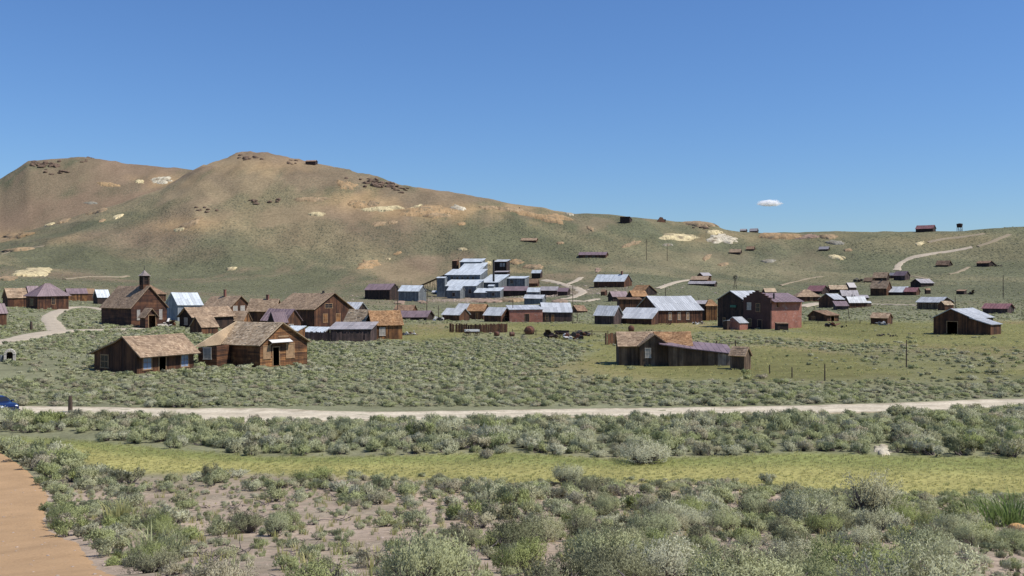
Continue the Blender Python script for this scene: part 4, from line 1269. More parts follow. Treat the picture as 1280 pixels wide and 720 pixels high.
B("mill_hut", "little hut with light blue roof standing alone above the row of sheds", "hut", (675.5, 348, 11, 2.5, 70, 'R', 7, 3.5), 'dark', 'me_blue', detail=1, sink=2)
B("dark_mill_shed", "dark tumbledown shed between the mill's right wing and the little blue roofed hut", "shed", (672, 358, 12, 2, 72, 'R', 4.5, 5), 'brown', 'sh_brown', detail=0, sink=2)
B("white_roof_cabin", "teal-walled cabin with white roof below the row of mill sheds", "cabin", (678, 379.5, 23, 2.5, 74, 'R', 6.5, 4.2), 'slate', 'me_white', depth=6, detail=1)
B("slag_shed", "low pale shed left of the mill foot", "shed", (551, 367.5, 11, 2, 72, 'R', 2.2, 2), 'grey', 'me_white', depth=4, detail=0)
# ---- main street row
B("street_house", "pale roofed street house with cross gable, left end of the main street row", "house", (574, 401, 21, 13, 58, 'R', 7.5, 7.5), 'brown', 'me_white', detail=2,
  wings=[((582, 397.5, 13, 10, 56, 'R', 10, 7), 'brown', 'me_white', dict(detail=1))])
B("rust_roof_house", "brown street house with a rust orange roof", "house", (604, 399.5, 20, 4, 70, 'R', 11, 8), 'brown', 'sh_rust', depth=6, detail=2, wins=[('S', 'door', .6, .3, 3, 8, 'orange')])
B("corner_store", "street house with white roof and brown lit gable left of the red brick store", "house", (626, 402.5, 21, 13, 56, 'R', 8.5, 9), 'red', 'me_white', detail=2, wins=[('G', 'window', .5, 2, 4, 6)])
B("brick_store", "low red brick store with arched dark door and flat white roof", "store", (637, 402.5, 3, 41.5, 5, 'L', 14.5, 5), 'brick', 'me_white', shed='up', depth=11, detail=0, rdetail=2, ov=.2,
  prof=[(0, 19.5), (1, 15)], wins=[('S', 'door', .53, .2, 5, 9.5)])
B("plum_store", "broad plum-grey store with big pale metal roof, right end of the main street row", "store", (679, 402.5, 3, 36, 5, 'L', 12.5, 11), 'plum', 'me_white', depth=12, detail=2, ov=.3, apex=.35,
  wins=[('S', 'door', .33, .3, 3, 9, 'orange'), ('S', 'window', .12, 3, 3, 6)])
B("ruined_shack", "collapsed reddish brown shack right of the plum-grey store", "ruin", (722, 391, 8, 12, 35, 'L', 4, 6.5), 'red', 'sh_brown', detail=1, prof=[(0, 3), (.4, 9), (1, 2.5)])
# ---- middle right
B("long_hill_house", "long house with blue-white roof at the foot of the hillside, right of the mill tracks", "house", (780, 359, 38, 10, 64, 'R', 7.5, 8.5), 'brown', 'me_blue', detail=2, chim=[(.5, .2, 2, 4, 'chimney')])
B("tumbledown_barn", "tumbledown brown barn with orange patched roof below the long hill house", "barn", (805, 369.5, 15, 16, 45, 'R', 6, 7), 'dark', 'sh_rust', detail=1, prof=[(0, 6), (.4, 13), (1, 4)])
B("red_privy", "tiny reddish privy beside the pale mill yard track", "outhouse", (756, 369.5, 5, 3, 60, 'R', 5, 2.5), 'red', 'sh_brown', detail=0)
B("plum_cabin", "dark cabin with plum roof left of the orange roofed cabin", "cabin", (766, 377, 6, 19, 25, 'L', 6.5, 6), 'dark', 'me_purple', detail=1)
B("orange_roof_cabin", "cabin with an orange-brown roof directly behind the brown board shed", "cabin", (791, 377, 7, 18, 25, 'L', 7, 6.5), 'dark', 'sh_rust', detail=1)
B("board_shed", "tall flat brown board shed behind the pale roofed dark shed", "shed", (774, 389, 3, 27, 10, 'L', 15, 2), 'brown', 'sh_brown', shed='down', depth=5, detail=2)
B("pale_roof_shed", "dark shed with pale gable roof left of the warehouse lean-to", "shed", (767, 405.5, 24, 11, 60, 'R', 11.5, 11), 'plum', 'me_white', detail=2)
B("warehouse", "red-brown warehouse with the largest pale metal roof, left of the brick hotel", "warehouse", (824, 404.5, 30, 54, 27, 'L', 17, 17), 'red', 'me_white', detail=3, ov=.4,
  wins=[('S', 'window', .25, 5, 3, 9, 'trim', 'ptrim'), ('S', 'window', .46, 5, 3, 9, 'trim', 'ptrim'), ('S', 'window', .66, 5, 3, 9, 'trim', 'ptrim')])
B("warehouse_lean_to", "long lean-to with pale metal roof against the warehouse's left end", "shed", (814, 406, 40, 9, 66, 'R', 8, 11), 'red', 'me_white', shed='up', detail=2)
B("narrow_shed", "narrow dark tall shed squeezed beside the warehouse's right end", "shed", (881, 401, 12, 1.5, 74, 'R', 21, 4), 'dark', 'me_grey', depth=4, detail=1)
B("orange_roof_shed", "tall board shed with orange hip roof left of the brick hotel", "shed", (882.5, 401, 2, 14, 12, 'L', 19, 7), 'orange', 'sh_rust', depth=4, detail=2, hip=.35)
B("ruined_hill_shed", "ruined three-part shed alone on the slope above the warehouse", "ruin", (893, 358.5, 32, 5, 72, 'R', 4, 3), 'dark', 'me_grey', depth=5, detail=1, sink=2, wings=[
   ((884, 353.5, 20, 3, 72, 'R', 3.5, 4), 'brown', 'sh_tan', dict(depth=6, detail=0, sink=2)), ((879, 351, 7, 10, 40, 'L', 5.5, 3.5), 'red', 'me_grey', dict(detail=0, sink=2))])
# ---- brick hotel and its neighbour
root, vols = B("tall_hall", "tall black-brown two storey hall with pale roof joined to the brick hotel", "hall", (930, 410, 33, 27, 44, 'L', 35, 11), 'dark', 'me_white', detail=3, ov=.35,
  wins=[('G', 'window', .25, 4, 3, 8), ('G', 'window', .62, 4, 3, 8)])
Mw, W, L, s, prof = vols[0]
g = MB(); g.box(W * .5, W * .72, -.22, -.06, 25.5 * s, 28.5 * s); g.build("sign_board", M['green_sign'], root)
root, vols = B("brick_hotel", "two storey red brick hotel with a stepped gable parapet and purple roof", "hotel", (964.5, 411.5, 34, 37, 44, 'L', 35.5, 9), 'brick', 'me_purple', detail=0, rdetail=2, ov=.95, ove=0.0,
  chim=[(.88, .18, 2.2, 7.5, 'iron')])
Mw, W, L, s, prof = vols[0]
par = MB()
n = 9
hs = [39.0, 41.5, 44.0, 46.0, 48.0, 46.0, 44.0, 41.5, 39.0]
for i in range(n): par.box(W * i / n, W * (i + 1) / n, -.38 + .003 * (i % 2), .0 - .004, 34 * s, hs[i] * s)
par.box(-.03, W + .03, -.36, -.006, -.5, 34 * s)
for i in range(n): par.box(W * i / n - .03, W * (i + 1) / n + .03, -.44 - .003 * (i % 2), .03, hs[i] * s + .002, hs[i] * s + .12 + .004 * (i % 2))
par.build("stepped_parapet", M['shade_brick'], root)  # gable face and parapet in the brick with painted-in shade
for fr_, z_, w_, h_, pn in ((.22, 24, 4.5, 8.5, 'pane_pale'), (.55, 22, 4.5, 10, 'pane_dark'), (.25, 3, 4, 9, 'pane_dark')):
    opening_part(root, 'window', (Vector((0, -.38, 0)), Vector((1, 0, 0)), Vector((0, -1, 0)), W), fr_ * W, z_ * s, w_ / 34 * W, h_ * s, None, pn, 'ptrim' if pn == 'pane_pale' else 'trim')
opening_part(root, 'door', (Vector((0, -.38, 0)), Vector((1, 0, 0)), Vector((0, -1, 0)), W), .62 * W, .05, 5 / 34 * W, 11 * s, None, 'dark')
pp = MB(); pp.box(W + .02, W + .35, L * .17, L * .17 + .5, 28 * s, 36 * s); pp.build("flue", M['orange'], root)
B("brick_annex", "small dark shed with a bright metal roof in front of the tall black-brown hall", "shed", (924.5, 412.5, 16, 10, 40, 'L', 8.5, 7), 'brick', 'me_white', detail=1, wings=[
   ((909, 412.3, 5, 3, 55, 'L', 10.5, 1), 'dark', 'me_white', dict(detail=0, shed='up'))])
B("coal_shed", "low dark shed against the sunlit brick wall of the hotel", "shed", (972, 413, 3, 13, 18, 'L', 8.2, 1), 'dark', 'sh_brown', shed='down', detail=1, depth=2)
B("yellow_roof_shed", "dark shed with yellow roof peeping over the hotel roof", "shed", (957, 376, 4, 13, 22, 'L', 11, 4.5), 'dark', 'sh_pale', detail=0)
# ---- far right cluster
G_ = None
B("tan_hipped_house", "tan hip-roofed house just right of the brick hotel", "house", (996, 377, 6, 29, 22, 'L', 7, 8), 'brown', 'sh_tan', hip=.4, detail=1, wins=[('S', 'window', .6, 1.5, 2.5, 4, 'orange')])
B("maroon_roof_house", "house with maroon roof behind the tan hip-roofed house", "house", (1027, 368, 18, 9, 60, 'R', 4.5, 6.5), 'dark', 'me_maroon', detail=1)
B("yellow_roof_house", "dark house with pale yellow roof left of the dark grey gable", "house", (1038, 366.5, 3, 20, 14, 'L', 5, 5), 'dark', 'sh_pale', detail=1, depth=7)
B("grey_gable_house", "small dark grey gabled house at the back right of the yellow roofed house", "house", (1062, 364, 6, 8, 42, 'L', 5, 5.5), 'dark', 'me_grey', detail=0)
B("white_gable_house", "brown gabled house with white roof, front left of the far right cluster", "house", (1043, 385, 19, 12, 36, 'L', 10.5, 7), 'brown', 'me_white', detail=2)
B("grey_roof_house", "house with grey roof and stovepipe behind the white gabled houses", "house", (1053, 375, 3, 19, 15, 'L', 5.5, 6.5), 'dark', 'me_grey', depth=7, detail=1, chim=[(.5, .5, 1.5, 4, 'iron')],
  wings=[((1071, 375, 2, 14, 15, 'L', 3, 3), 'dark', 'me_grey', dict(depth=6, detail=0))])
B("white_roof_house", "brown house with a white metal roof and a tilted stovepipe", "house", (1062, 385, 6, 20, 25, 'L', 7, 7), 'brown', 'me_white', detail=1, chim=[(.5, .3, 1.2, 3, 'iron')])
B("plum_lean_to", "dark shed with plum lean-to roof between the two white roofed brown houses", "shed", (1045, 387.5, 3, 15, 16, 'L', 4.8, 5.5), 'plum', 'me_purple', depth=4, detail=1, prof=[(0, 10.3), (1, 4.8)])
B("small_privy", "little grey privy at the right end of the white roofed brown house", "outhouse", (1084, 383.5, 3, 5, 30, 'L', 4.8, 2), 'grey', 'me_white', detail=0)
B("broken_cabin", "broken open cabin with sagging maroon brown roof on the meadow edge", "ruin", (1034, 401.5, 23, 14, 40, 'L', 8, 5), 'brown', 'sh_brown', detail=2, prof=[(0, 6), (.3, 12.5), (1, 7)], wins=[('G', 'door', .28, .2, 4, 5, 'orange'), ('S', 'hole', .45, 0, 4, 6)])
B("tan_shed", "small dark shed with tan roof alone on the green meadow", "shed", (1109, 405.5, 19.5, 4, 72, 'R', 7.8, 6), 'brown', 'sh_tan', depth=4, detail=2)
B("yellow_gable_house", "house with tan-yellow roof and long white lean-to, foot of the hillside track", "house", (1108, 369.5, 19, 6, 64, 'R', 9.8, 8.5), 'brown', 'sh_tan', detail=1, chim=[(.5, .45, 1.4, 3, 'iron')], wings=[
   ((1131, 369, 22, 2, 74, 'R', 4, 6), 'dark', 'me_white', dict(depth=5, detail=1, prof=[(0, 4), (1, 10)]))])
B("maroon_shed", "maroon roofed shed right of the long white lean-to", "shed", (1145, 369, 14, 3, 70, 'R', 4.5, 5), 'red', 'me_maroon', detail=1, depth=6)
B("upper_tan_house", "upper tan roofed house where the hillside track begins", "house", (1108, 351, 16, 3.5, 70, 'R', 4.5, 6), 'dark', 'sh_tan', detail=1)
B("collapsed_hut", "low dark collapsed hut left of the upper tan roofed house", "ruin", (1089, 353, 9, 4, 60, 'R', 3, 3.5), 'dark', 'sh_brown', detail=0, prof=[(0, 2), (.4, 6), (1, 2)])
B("dark_gable_house", "dark plum gabled house at the foot of the pale hillside track", "house", (1131, 350.5, 13, 6, 52, 'R', 6.5, 5), 'plum', 'me_purple', detail=1, wings=[((1118, 348, 6, 2, 65, 'R', 4, 3), 'dark', 'me_grey', dict(detail=0))])
B("grey_roof_cabin", "dark cabin with grey sloping roof below the bend of the right hillside track", "cabin", (1151, 359, 12, 15, 42, 'L', 5.5, 5), 'dark', 'me_grey', detail=1)
B("tiny_shed", "tiny dark shed right of the maroon roofed shed", "shed", (1158, 367.5, 2, 5, 25, 'L', 4.8, 2), 'dark', 'sh_brown', detail=0)
B("patched_house", "patched grey house with several pale roof slopes behind the right hand barn", "house", (1176, 387, 28, 15, 52, 'R', 9.5, 6), 'grey', 'me_white', detail=2, apex=.4, wings=[
   ((1181, 388, 8, 10, 42, 'L', 6.5, 4.5), 'brown', 'sh_pale', dict(detail=1))], wins=[('S', 'window', .55, 2, 3, 5), ('S', 'window', .3, 2, 3, 5)])
root, vols = B("barn", "dark timber barn with bright pale roof and open doorway on the right meadow", "barn", (1215.5, 418.3, 45.5, 24, 64, 'L', 20, 11), 'brown', 'me_white', detail=3, ov=.3,
  prof=[(0, 20), (.46, 31.5), (1, 20.5)], wins=[('G', 'hole', .49, 0, 12, 15.5)], wings=[
   ((1238, 418.8, 22, 12, 64, 'L', 13, 7), 'brown', 'me_white', dict(detail=3, ov=.28, prof=[(0, 20), (1, 13.2)]))])
B("maroon_roof_shed", "long shed with faded maroon roof behind and right of the dark barn", "shed", (1259, 392, 28, 6, 66, 'R', 6.5, 5.5), 'plum', 'me_maroon', detail=2, depth=5)
B("lone_shed", "lone dark shed on the slope above the dark barn", "shed", (1205, 368, 9, 3, 68, 'R', 4.2, 1.5), 'dark', 'sh_brown', shed='up', detail=0)
B("collapsed_shed", "collapsed dark shed left of two on the upper right slope", "ruin", (1185, 333.5, 14, 5, 62, 'R', 3.5, 4), 'dark', 'sh_brown', detail=1, prof=[(0, 3), (.35, 8), (1, 3)])
B("collapsed_shed", "collapsed dark shed with trailing wreckage, right of two on the upper right slope", "ruin", (1236, 333.5, 14, 10, 55, 'R', 3, 4.5), 'dark', 'sh_brown', detail=1, prof=[(0, 5), (.25, 7.5), (1, 1)])
# ---- skyline and hillside
B("skyline_house", "dark house with pink roof on the right skyline", "house", (1166, 289.5, 20, 3.5, 70, 'R', 4.3, 4.2), 'dark', 'me_maroon', depth=7, detail=1)
B("hillside_hut", "little hut with pale pink roof on the slope below the middle of the skyline", "hut", (925, 318.3, 13, 2, 72, 'R', 3.5, 3.6), 'dark', 'sh_tan', detail=0)
B("hillside_hut", "dark low hut right of the pale pink roofed hillside hut", "hut", (942, 313.5, 9, 2, 70, 'R', 2.5, 3), 'dark', 'sh_brown', detail=0)
B("hillside_hut", "dark low hut beside the pale rubble on the middle right slope", "hut", (1035, 313.5, 11, 2, 70, 'R', 2.5, 3), 'dark', 'me_grey', detail=0)
B("tan_hill_building", "small tan roofed building alone high on the hillside above the mill", "building", (670, 303.3, 19, 2, 74, 'R', 3, 3), 'brown', 'sh_tan', detail=1, depth=7)
B("long_hill_shed", "long plum roofed shed on the open hillside right of the mill", "shed", (757, 322.5, 34, 3, 74, 'R', 4, 3.5), 'red', 'me_purple', detail=1, depth=8, wins=[('S', 'window', .3, .5, 3, 2.5), ('S', 'window', .55, .5, 3, 2.5)])
B("skyline_shed", "dark shed notched into the skyline in the middle of the ridge", "shed", (787, 279, 12, 3, 70, 'R', 5, 3), 'dark', 'sh_brown', detail=0, shed='down')
B("ridge_hut", "dark hut on the ridge just right of the main summit", "hut", (394, 206, 12, 3, 70, 'R', 4.5, 1.8), 'dark', 'sh_brown', detail=0)
B("saddle_hut", "left of two small huts on the low saddle of the skyline", "hut", (932, 290.5, 7, 2, 70, 'R', 2.5, 2), 'dark', 'me_grey', detail=0, D=985)
B("saddle_hut", "right of two small huts on the low saddle of the skyline", "hut", (946, 290.8, 9, 2, 70, 'R', 2.5, 3), 'dark', 'me_grey', detail=0, D=985)
# ---------------------------------------------------------------- poles, posts, fences
def pole(name, label, cat, px, y0, y1, rad=.14, arms=0, group=None, D=None, mat='pole', lean=0.0):
    if D is None:
        p = pix_ground(px, y1)[0]
    else:
        p = np.array([(px - 640) / F * D, D, ground((px - 640) / F * D, D)])
    h = (y1 - y0) / F * p[1]
    root = empty(name, p); tag(root, label, cat, group)
    mb = MB(); mb.tube([(0, 0, -.6), (lean * .5, 0, h * .5), (lean, 0, h)], [rad * 1.15, rad, rad * .8], 7)
    mb.build("shaft", M[mat], root)
    for k in range(arms):
        z = h - .35 - k * .8
        ab = MB(); ab.box(lean - 1.0, lean + 1.0, -rad - .12, -rad, z - .07, z + .07)
        ao = ab.build("crossarm", M[mat], root)
        ib = MB()
        for sx in (-.85, -.45, .45, .85): ib.lathe([(.03, 0), (.05, .05), (.03, .14), (0, .16)], 6, (lean + sx, -rad - .06, z + .07))
        ib.build("insulators", M['stone'], ao)
    return root
POLES = [
 (533, 363, 398, 1, "leaning dark utility pole between the half sunken sheds and the mill foot", 0.3),
 (497, 357, 391, 1, "utility pole in front of the pale house below the mill's left side", 0),
 (548, 382, 400, 0, "short pole left of the pale roofed street house", 0),
 (573, 322, 356, 1, "thin pole rising before the upper roofs of the stamp mill", 0),
 (608.5, 336, 363, 1, "utility pole with crossarm left of the mill smokestack", 0),
 (641, 374, 402, 0, "thin pole in front of the red brick store's left corner", 0),
 (716, 357, 405, 1, "tall utility pole at the right corner of the plum-grey store", 0),
 (721.5, 391, 402, 0, "short post right of the tall utility pole by the plum-grey store", 0),
 (808, 299, 325, 1, "pole standing alone on the open hillside right of the long hill shed", 0),
 (834, 305, 326, 0, "faint pole on the hillside above the warehouse roof", 0),
 (1062, 385, 399, 0, "leaning pole in front of the far right house cluster", -.5),
 (1254, 344, 372, 1, "utility pole on the slope behind the dark barn", 0),
 (1194, 371, 387, 0, "pole behind the left eave of the dark barn", 0),
 (1133, 425, 459, 0, "thin pole in the meadow in front of the dark barn", 0),
 (1031, 455, 476, 0, "rightmost of the three short posts in the sage right of the outhouse", 0),
 (990, 459, 472, 0, "middle of the three short posts in the sage right of the outhouse", 0),
 (962, 456, 467, 0, "leftmost of the three short posts in the sage right of the outhouse", 0),
 (873.5, 372, 387, 0, "pole behind the right end of the warehouse roof", 0),
 (762, 385, 398, 0, "short post beside the pale roofed dark shed", 0),
 (832, 360, 371, 0, "thin post behind the warehouse ridge", 0)]
for px, y0, y1, arms, lab, lean in POLES:
    dist = pix_ground(px, y1)[0][1]
    pole("utility_pole" if arms else "wooden_post", lab, "pole" if y1 - y0 > 14 else "post", px, y0, y1, max(.07, min(.22, .00036 * dist)), arms, None, lean=lean)
pole("wooden_post", "stout dark post at the roadside near the blue car", "post", 88, 495, 515.5, .17)
pole("wooden_post", "dark post in the sage above the stone arch", "post", 39, 402, 413.5, .25)

def fence(name, label, cat, pts, h, mat, bw=.25, rail=True, gap=0.0, seed=1, drop=.25):
    """board fence along ground points (photograph pixels)"""
    rnd = random.Random(seed)
    P = [Vector(p) for p in pix_ground([a for a, b in pts], [b for a, b in pts])]
    root = empty(name, P[0]); tag(root, label, cat)
    bd = MB(); rls, pss = [], []
    o = P[0]
    for a, b in zip(P[:-1], P[1:]):
        d = (b - a); Ln = d.length; d.normalize(); nrm = Vector((-d.y, d.x, 0))
        n = max(1, int(Ln / (bw + gap)))
        if gap < 1:
            for i in range(n):
                if rnd.random() < .05: continue
                s = Ln * i / n
                q = a + d * s
                z = ground(q.x, q.y); hh = h * rnd.uniform(.86, 1.06)
                w = bw * .94; lean = rnd.uniform(-.04, .04)
                e = rnd.uniform(0, .03)
                v = [q + nrm * e, q + d * w + nrm * e]
                t = [x + d * lean for x in v]
                pts8 = [Vector((x.x, x.y, z - .2)) for x in v] + [Vector((x.x, x.y, z + hh)) for x in t[::-1]]
                bk = [x + nrm * .03 for x in pts8]
                bd.poly([x - o for x in pts8 + bk], [(0, 1, 2, 3), (7, 6, 5, 4), (0, 4, 5, 1), (1, 5, 6, 2), (2, 6, 7, 3), (3, 7, 4, 0)])
        m = max(1, int(Ln / 2.6))
        for i in range(m + 1):
            q = a + d * (Ln * i / m); z = ground(q.x, q.y)
            q = q + nrm * .12
            ps = MB(); pss.append(ps); ps.tube([Vector((q.x, q.y, z - .4)) - o, Vector((q.x, q.y, z + h * 1.04)) - o], [.09, .08], 6)
        if rail:
            for f in (.25, .8):
                za, zb = ground(a.x, a.y) + h * f, ground(b.x, b.y) + h * f
                rl = MB(); rls.append(rl); rl.tube([Vector((a.x, a.y, za)) + nrm * .06 - o, Vector((b.x, b.y, zb)) + nrm * .06 - o], [.05, .05], 4)
    if bd.f: bd.build("boards", M[mat], root, kind="stuff")
    for x in rls: x.build("rail", M['pole'], root)
    for x in pss: x.build("post", M['pole'], root)
    return root
fence("board_fence", "tall plum-grey board fence below the plum and white lean-to", "fence", [(381, 426), (420, 427.5), (463, 427.5)], 1.75, 'plum', seed=4)
fence("board_fence", "low rusty brown board wall in front of the main street row", "fence", [(562, 415.5), (600, 416), (634, 415.5)], 2.0, 'red', seed=5)
fence("board_gate", "dark brown board panels with a pale post left of the grey plank house", "fence", [(757.5, 431), (776, 430)], 2.0, 'brown', seed=6)
fence("rail_fence", "dark rail fence behind the drooping lean-to roof", "fence", [(872, 441), (896, 441), (920, 440)], 1.7, 'pole', gap=5, seed=7)
fence("rail_fence", "sparse post and rail fence across the meadow behind the junk", "fence", [(640, 419), (700, 420), (760, 420.5)], 1.2, 'pole', gap=5, seed=8)
fence("rail_fence", "low rail fence beside the tan shed on the meadow", "fence", [(1005, 405), (1040, 404.5), (1075, 404.5)], .8, 'pole', gap=5, seed=9)

# ---------------------------------------------------------------- scrap and relics on the meadow
def at(px, py): return Vector(pix_ground(px, py)[0])
def boiler(label, px, py, r, L, rz):
    p = at(px, py); root = empty("boiler", p, rz); tag(root, label, "boiler")
    a = MB(); prof = [(0, -L / 2 - r * .18), (r * .6, -L / 2 - r * .14), (r, -L / 2)] + [(r, -L / 2 + L * k / 6) for k in range(1, 7)] + [(r * .6, L / 2 + r * .14), (0, L / 2 + r * .18)]
    a.lathe(prof, 16); a.v = [(z, y, x + r * .9) for x, y, z in a.v]; a.build("drum", M['rust'], root, True)
    b = MB()
    for k in (-.35, 0, .35):
        c = MB(); c.lathe([(r * 1.0, -.05), (r * 1.04, -.05), (r * 1.04, .05), (r, .05)], 16)
        b.poly([(z + k * L, y, x + r * .9) for x, y, z in c.v], c.f)
    b.build("bands", M['iron'], root)
    s = MB(); s.box(-L * .4, -L * .25, -r * .9, r * .9, -.1, r * .35); s.box(L * .25, L * .4, -r * .9, r * .9, -.1, r * .35); s.build("saddle", M['pole'], root)
def wheel_parts(root, x, y, r, mat, nm="wheel", sp=8):
    w = MB(); seg = 20
    for k in range(seg):
        a0, a1 = 2 * math.pi * k / seg, 2 * math.pi * (k + 1) / seg
        P = lambda a, q, e: (x + q * math.cos(a), y + e, r + q * math.sin(a))
        i, o_ = r * .86, r
        w.poly([P(a0, i, -.05), P(a1, i, -.05), P(a1, o_, -.05), P(a0, o_, -.05), P(a0, i, .05), P(a1, i, .05), P(a1, o_, .05), P(a0, o_, .05)],
               [(0, 1, 2, 3), (7, 6, 5, 4), (3, 2, 6, 7), (0, 4, 5, 1)])
    wo = w.build(nm, M[mat], root)
    s = MB()
    for k in range(sp):
        a = 2 * math.pi * k / sp
        s.tube([(x, y, r), (x + r * .87 * math.cos(a), y, r + r * .87 * math.sin(a))], [.035, .028], 4)
    s.tube([(x, y - .12, r), (x, y + .12, r)], [r * .16] * 2, 8)
    s.build("spokes", M[mat], wo)
def wagon(label, px, py, rz, L=2.8, mat='grey', body='pole'):
    p = at(px, py); root = empty("wagon", p, rz); tag(root, label, "wagon")
    for x in (-L * .33, L * .33):
        for y in (-.75, .75): wheel_parts(root, x, y, .5 if x > 0 else .6, body)
    b = MB()
    for i in range(6): b.box(-L / 2, L / 2, -.55 + i * .185, -.55 + i * .185 + .17, .92, .98)
    for y in (-.58, .56):
        for k in range(2): b.box(-L / 2, L / 2, y, y + .04, 1.0 + k * .2, 1.18 + k * .2)
    b.box(-L / 2, -L / 2 + .04, -.535, .555, 1.0, 1.36)
    b.build("bed", M[mat], root)
    t = MB(); t.tube([(L / 2, 0, .7), (L / 2 + 1.8, 0, .25)], [.06, .04], 5)
    t.box(-L * .36, -L * .30, -.75, .75, .54, .66); t.box(L * .30, L * .36, -.75, .75, .44, .56); t.box(-L / 2, L / 2, -.05, .05, .66, .90); t.build("axles_and_tongue", M[body], root)
def scrap(label, px, py, w, h, mats, seed, name="scrap_heap", cat="scrap heap"):
    rnd = random.Random(seed); p = at(px, py); root = empty(name, p); tag(root, label, cat)
    for mt in mats:
        b = MB()
        for k in range(9):
            x, y = rnd.uniform(-w / 2, w / 2), rnd.uniform(-w / 3, w / 3); z = rnd.uniform(0, h * .6) * (1 - abs(x) / w)
            a, e = rnd.uniform(0, 6.28), rnd.uniform(-.5, .6)
            L = rnd.uniform(.4, 1.4) * h
            d = Vector((math.cos(a) * math.cos(e), math.sin(a) * math.cos(e), math.sin(e))) * L
            if k % 3 == 2:
                b.tube([(x, y, z + .1), (x + .02, y + .3 * h, z + .15)], [h * .3, h * .3], 10)
            else:
                sd = d.cross(Vector((0, 0, 1))).normalized() * rnd.uniform(.08, .35) * h
                c = Vector((x, y, z + .12))
                b.slab([c - sd, c + sd, c + sd + d, c - sd + d], .06)
        b.build("timbers" if mt in ('grey', 'pole', 'brown', 'white') else "iron_scrap", M[mt], root)
wagon("old wagon with white boards in front of the rusty board wall", 590, 420, .3, 3.0, 'white')
wagon("dark wagon standing before the plum store, wheels in the grass", 702, 421.5, -.5, 2.8, 'plum')
boiler("round rusty boiler drum in the meadow below the brick store", 662, 418, .95, 1.8, 1.3)
boiler("dark iron tank standing in the meadow behind the grey plank house", 789, 414, .7, 1.4, 1.5)
boiler("small dark drum on the grass left of the rusty boiler", 621, 420, .5, .9, 1.2)
boiler("small dark drum just right of the white boarded wagon", 640, 420.5, .5, .9, .3)
scrap("heap of pinkish scrap timber in the meadow below the plum store", 686, 423, 3.4, 1.5, ['plum', 'pole'], 3)
scrap("dark machinery heap with white panel right of the wagon in the meadow", 716, 424, 3.2, 1.6, ['iron', 'white', 'rust'], 4)
scrap("rusty scrap at the right end of the meadow junk row", 729, 420, 2.6, 1.4, ['rust', 'iron'], 5)
scrap("pale planks stacked on the grass below the warehouse's right end", 873, 405, 4.5, .8, ['white', 'grey'], 6, "plank_pile", "plank pile")
scrap("fallen planks on the grass in front of the warehouse", 830, 406, 4, .5, ['grey', 'pole'], 16, "plank_pile", "plank pile")
scrap("long weathered plank lying on the grass behind the grey plank house", 809, 413.5, 3, .45, ['grey'], 18, "plank_pile", "plank pile")
scrap("dark machine on the grass right of the hotel", 1038, 408.5, 2.4, 1.4, ['iron', 'rust'], 7, "mine_machine", "machine")
scrap("smaller dark scrap right of the machine on the hotel's meadow", 1055, 409.5, 1.6, .6, ['iron'], 8)
scrap("scrap with a white panel in front of the tan shed", 1103, 406.5, 1.8, 1.2, ['iron', 'white'], 9)
scrap("dark debris on the meadow, left of two pieces below the tan shed", 1102, 420, 1.6, .45, ['iron', 'pole'], 10)
scrap("dark debris on the meadow, right of two pieces below the tan shed", 1117, 421, 1.4, .35, ['iron', 'pole'], 11)
scrap("jumble of dark boxes and a pale board at the church's right corner", 208, 409.5, 2.4, 1.7, ['dark', 'white', 'brown'], 12, "timber_stack", "timber stack")
scrap("grey wreckage in the sage right of the orange plank house", 512, 419, 3, .9, ['white', 'grey', 'iron'], 13)
scrap("wrecked cart frame left of the main street row", 548, 401, 2.6, 1.6, ['iron', 'white'], 14, "cart_wreck", "cart")
scrap("dark wreckage trailing beside the collapsed shed on the upper right slope", 1246, 333, 5, 1.6, ['pole', 'iron'], 15)
scrap("dark scrap heap left of the collapsed hut in the far right cluster", 1073, 352, 5, 2.6, ['iron', 'pole'], 17)
scrap("dark wreckage beside the lone shed above the barn", 1215, 368, 2.6, 2.2, ['iron', 'pole'], 19)

# windmill tower behind the brick hotel's skyline
p = at(919, 361); root = empty("windmill", p); tag(root, "small skeletal windmill on the slope behind the tall black-brown hall", "windmill")
hh = 7.0
t = MB()
for sx in (-1, 1):
    for sy in (-1, 1): t.tube([(sx * .9, sy * .9, -.5), (sx * .15, sy * .15, hh)], [.12, .09], 4)
for f in (.25, .5, .75):
    q = .9 - .75 * f
    for a, b in (((-q, -q), (q, -q)), ((q, -q), (q, q)), ((q, q), (-q, q)), ((-q, q), (-q, -q))): t.tube([(*a, hh * f), (*b, hh * f)], [.06, .06], 4)
t.build("tower", M['pole'], root)
w = MB()
for k in range(12):
    a0, a1 = 2 * math.pi * k / 12, 2 * math.pi * (k + .7) / 12
    P = lambda a, q, e: (q * math.cos(a), -.35 + e, hh + .3 + q * math.sin(a))
    w.slab([P(a0, .4, 0), P(a0, 1.5, 0), P(a1, 1.5, .25), P(a1, .4, .1)], .03)
w.tube([(0, -.45, hh + .3), (0, .5, hh + .3)], [.12, .1], 6); w.build("fan", M['iron'], root)
v = MB(); v.slab([(-.03, .5, hh + .1), (-.03, 1.9, hh - .2), (-.03, 1.9, hh + .9), (-.03, .5, hh + .5)], .04); v.build("vane", M['iron'], root)

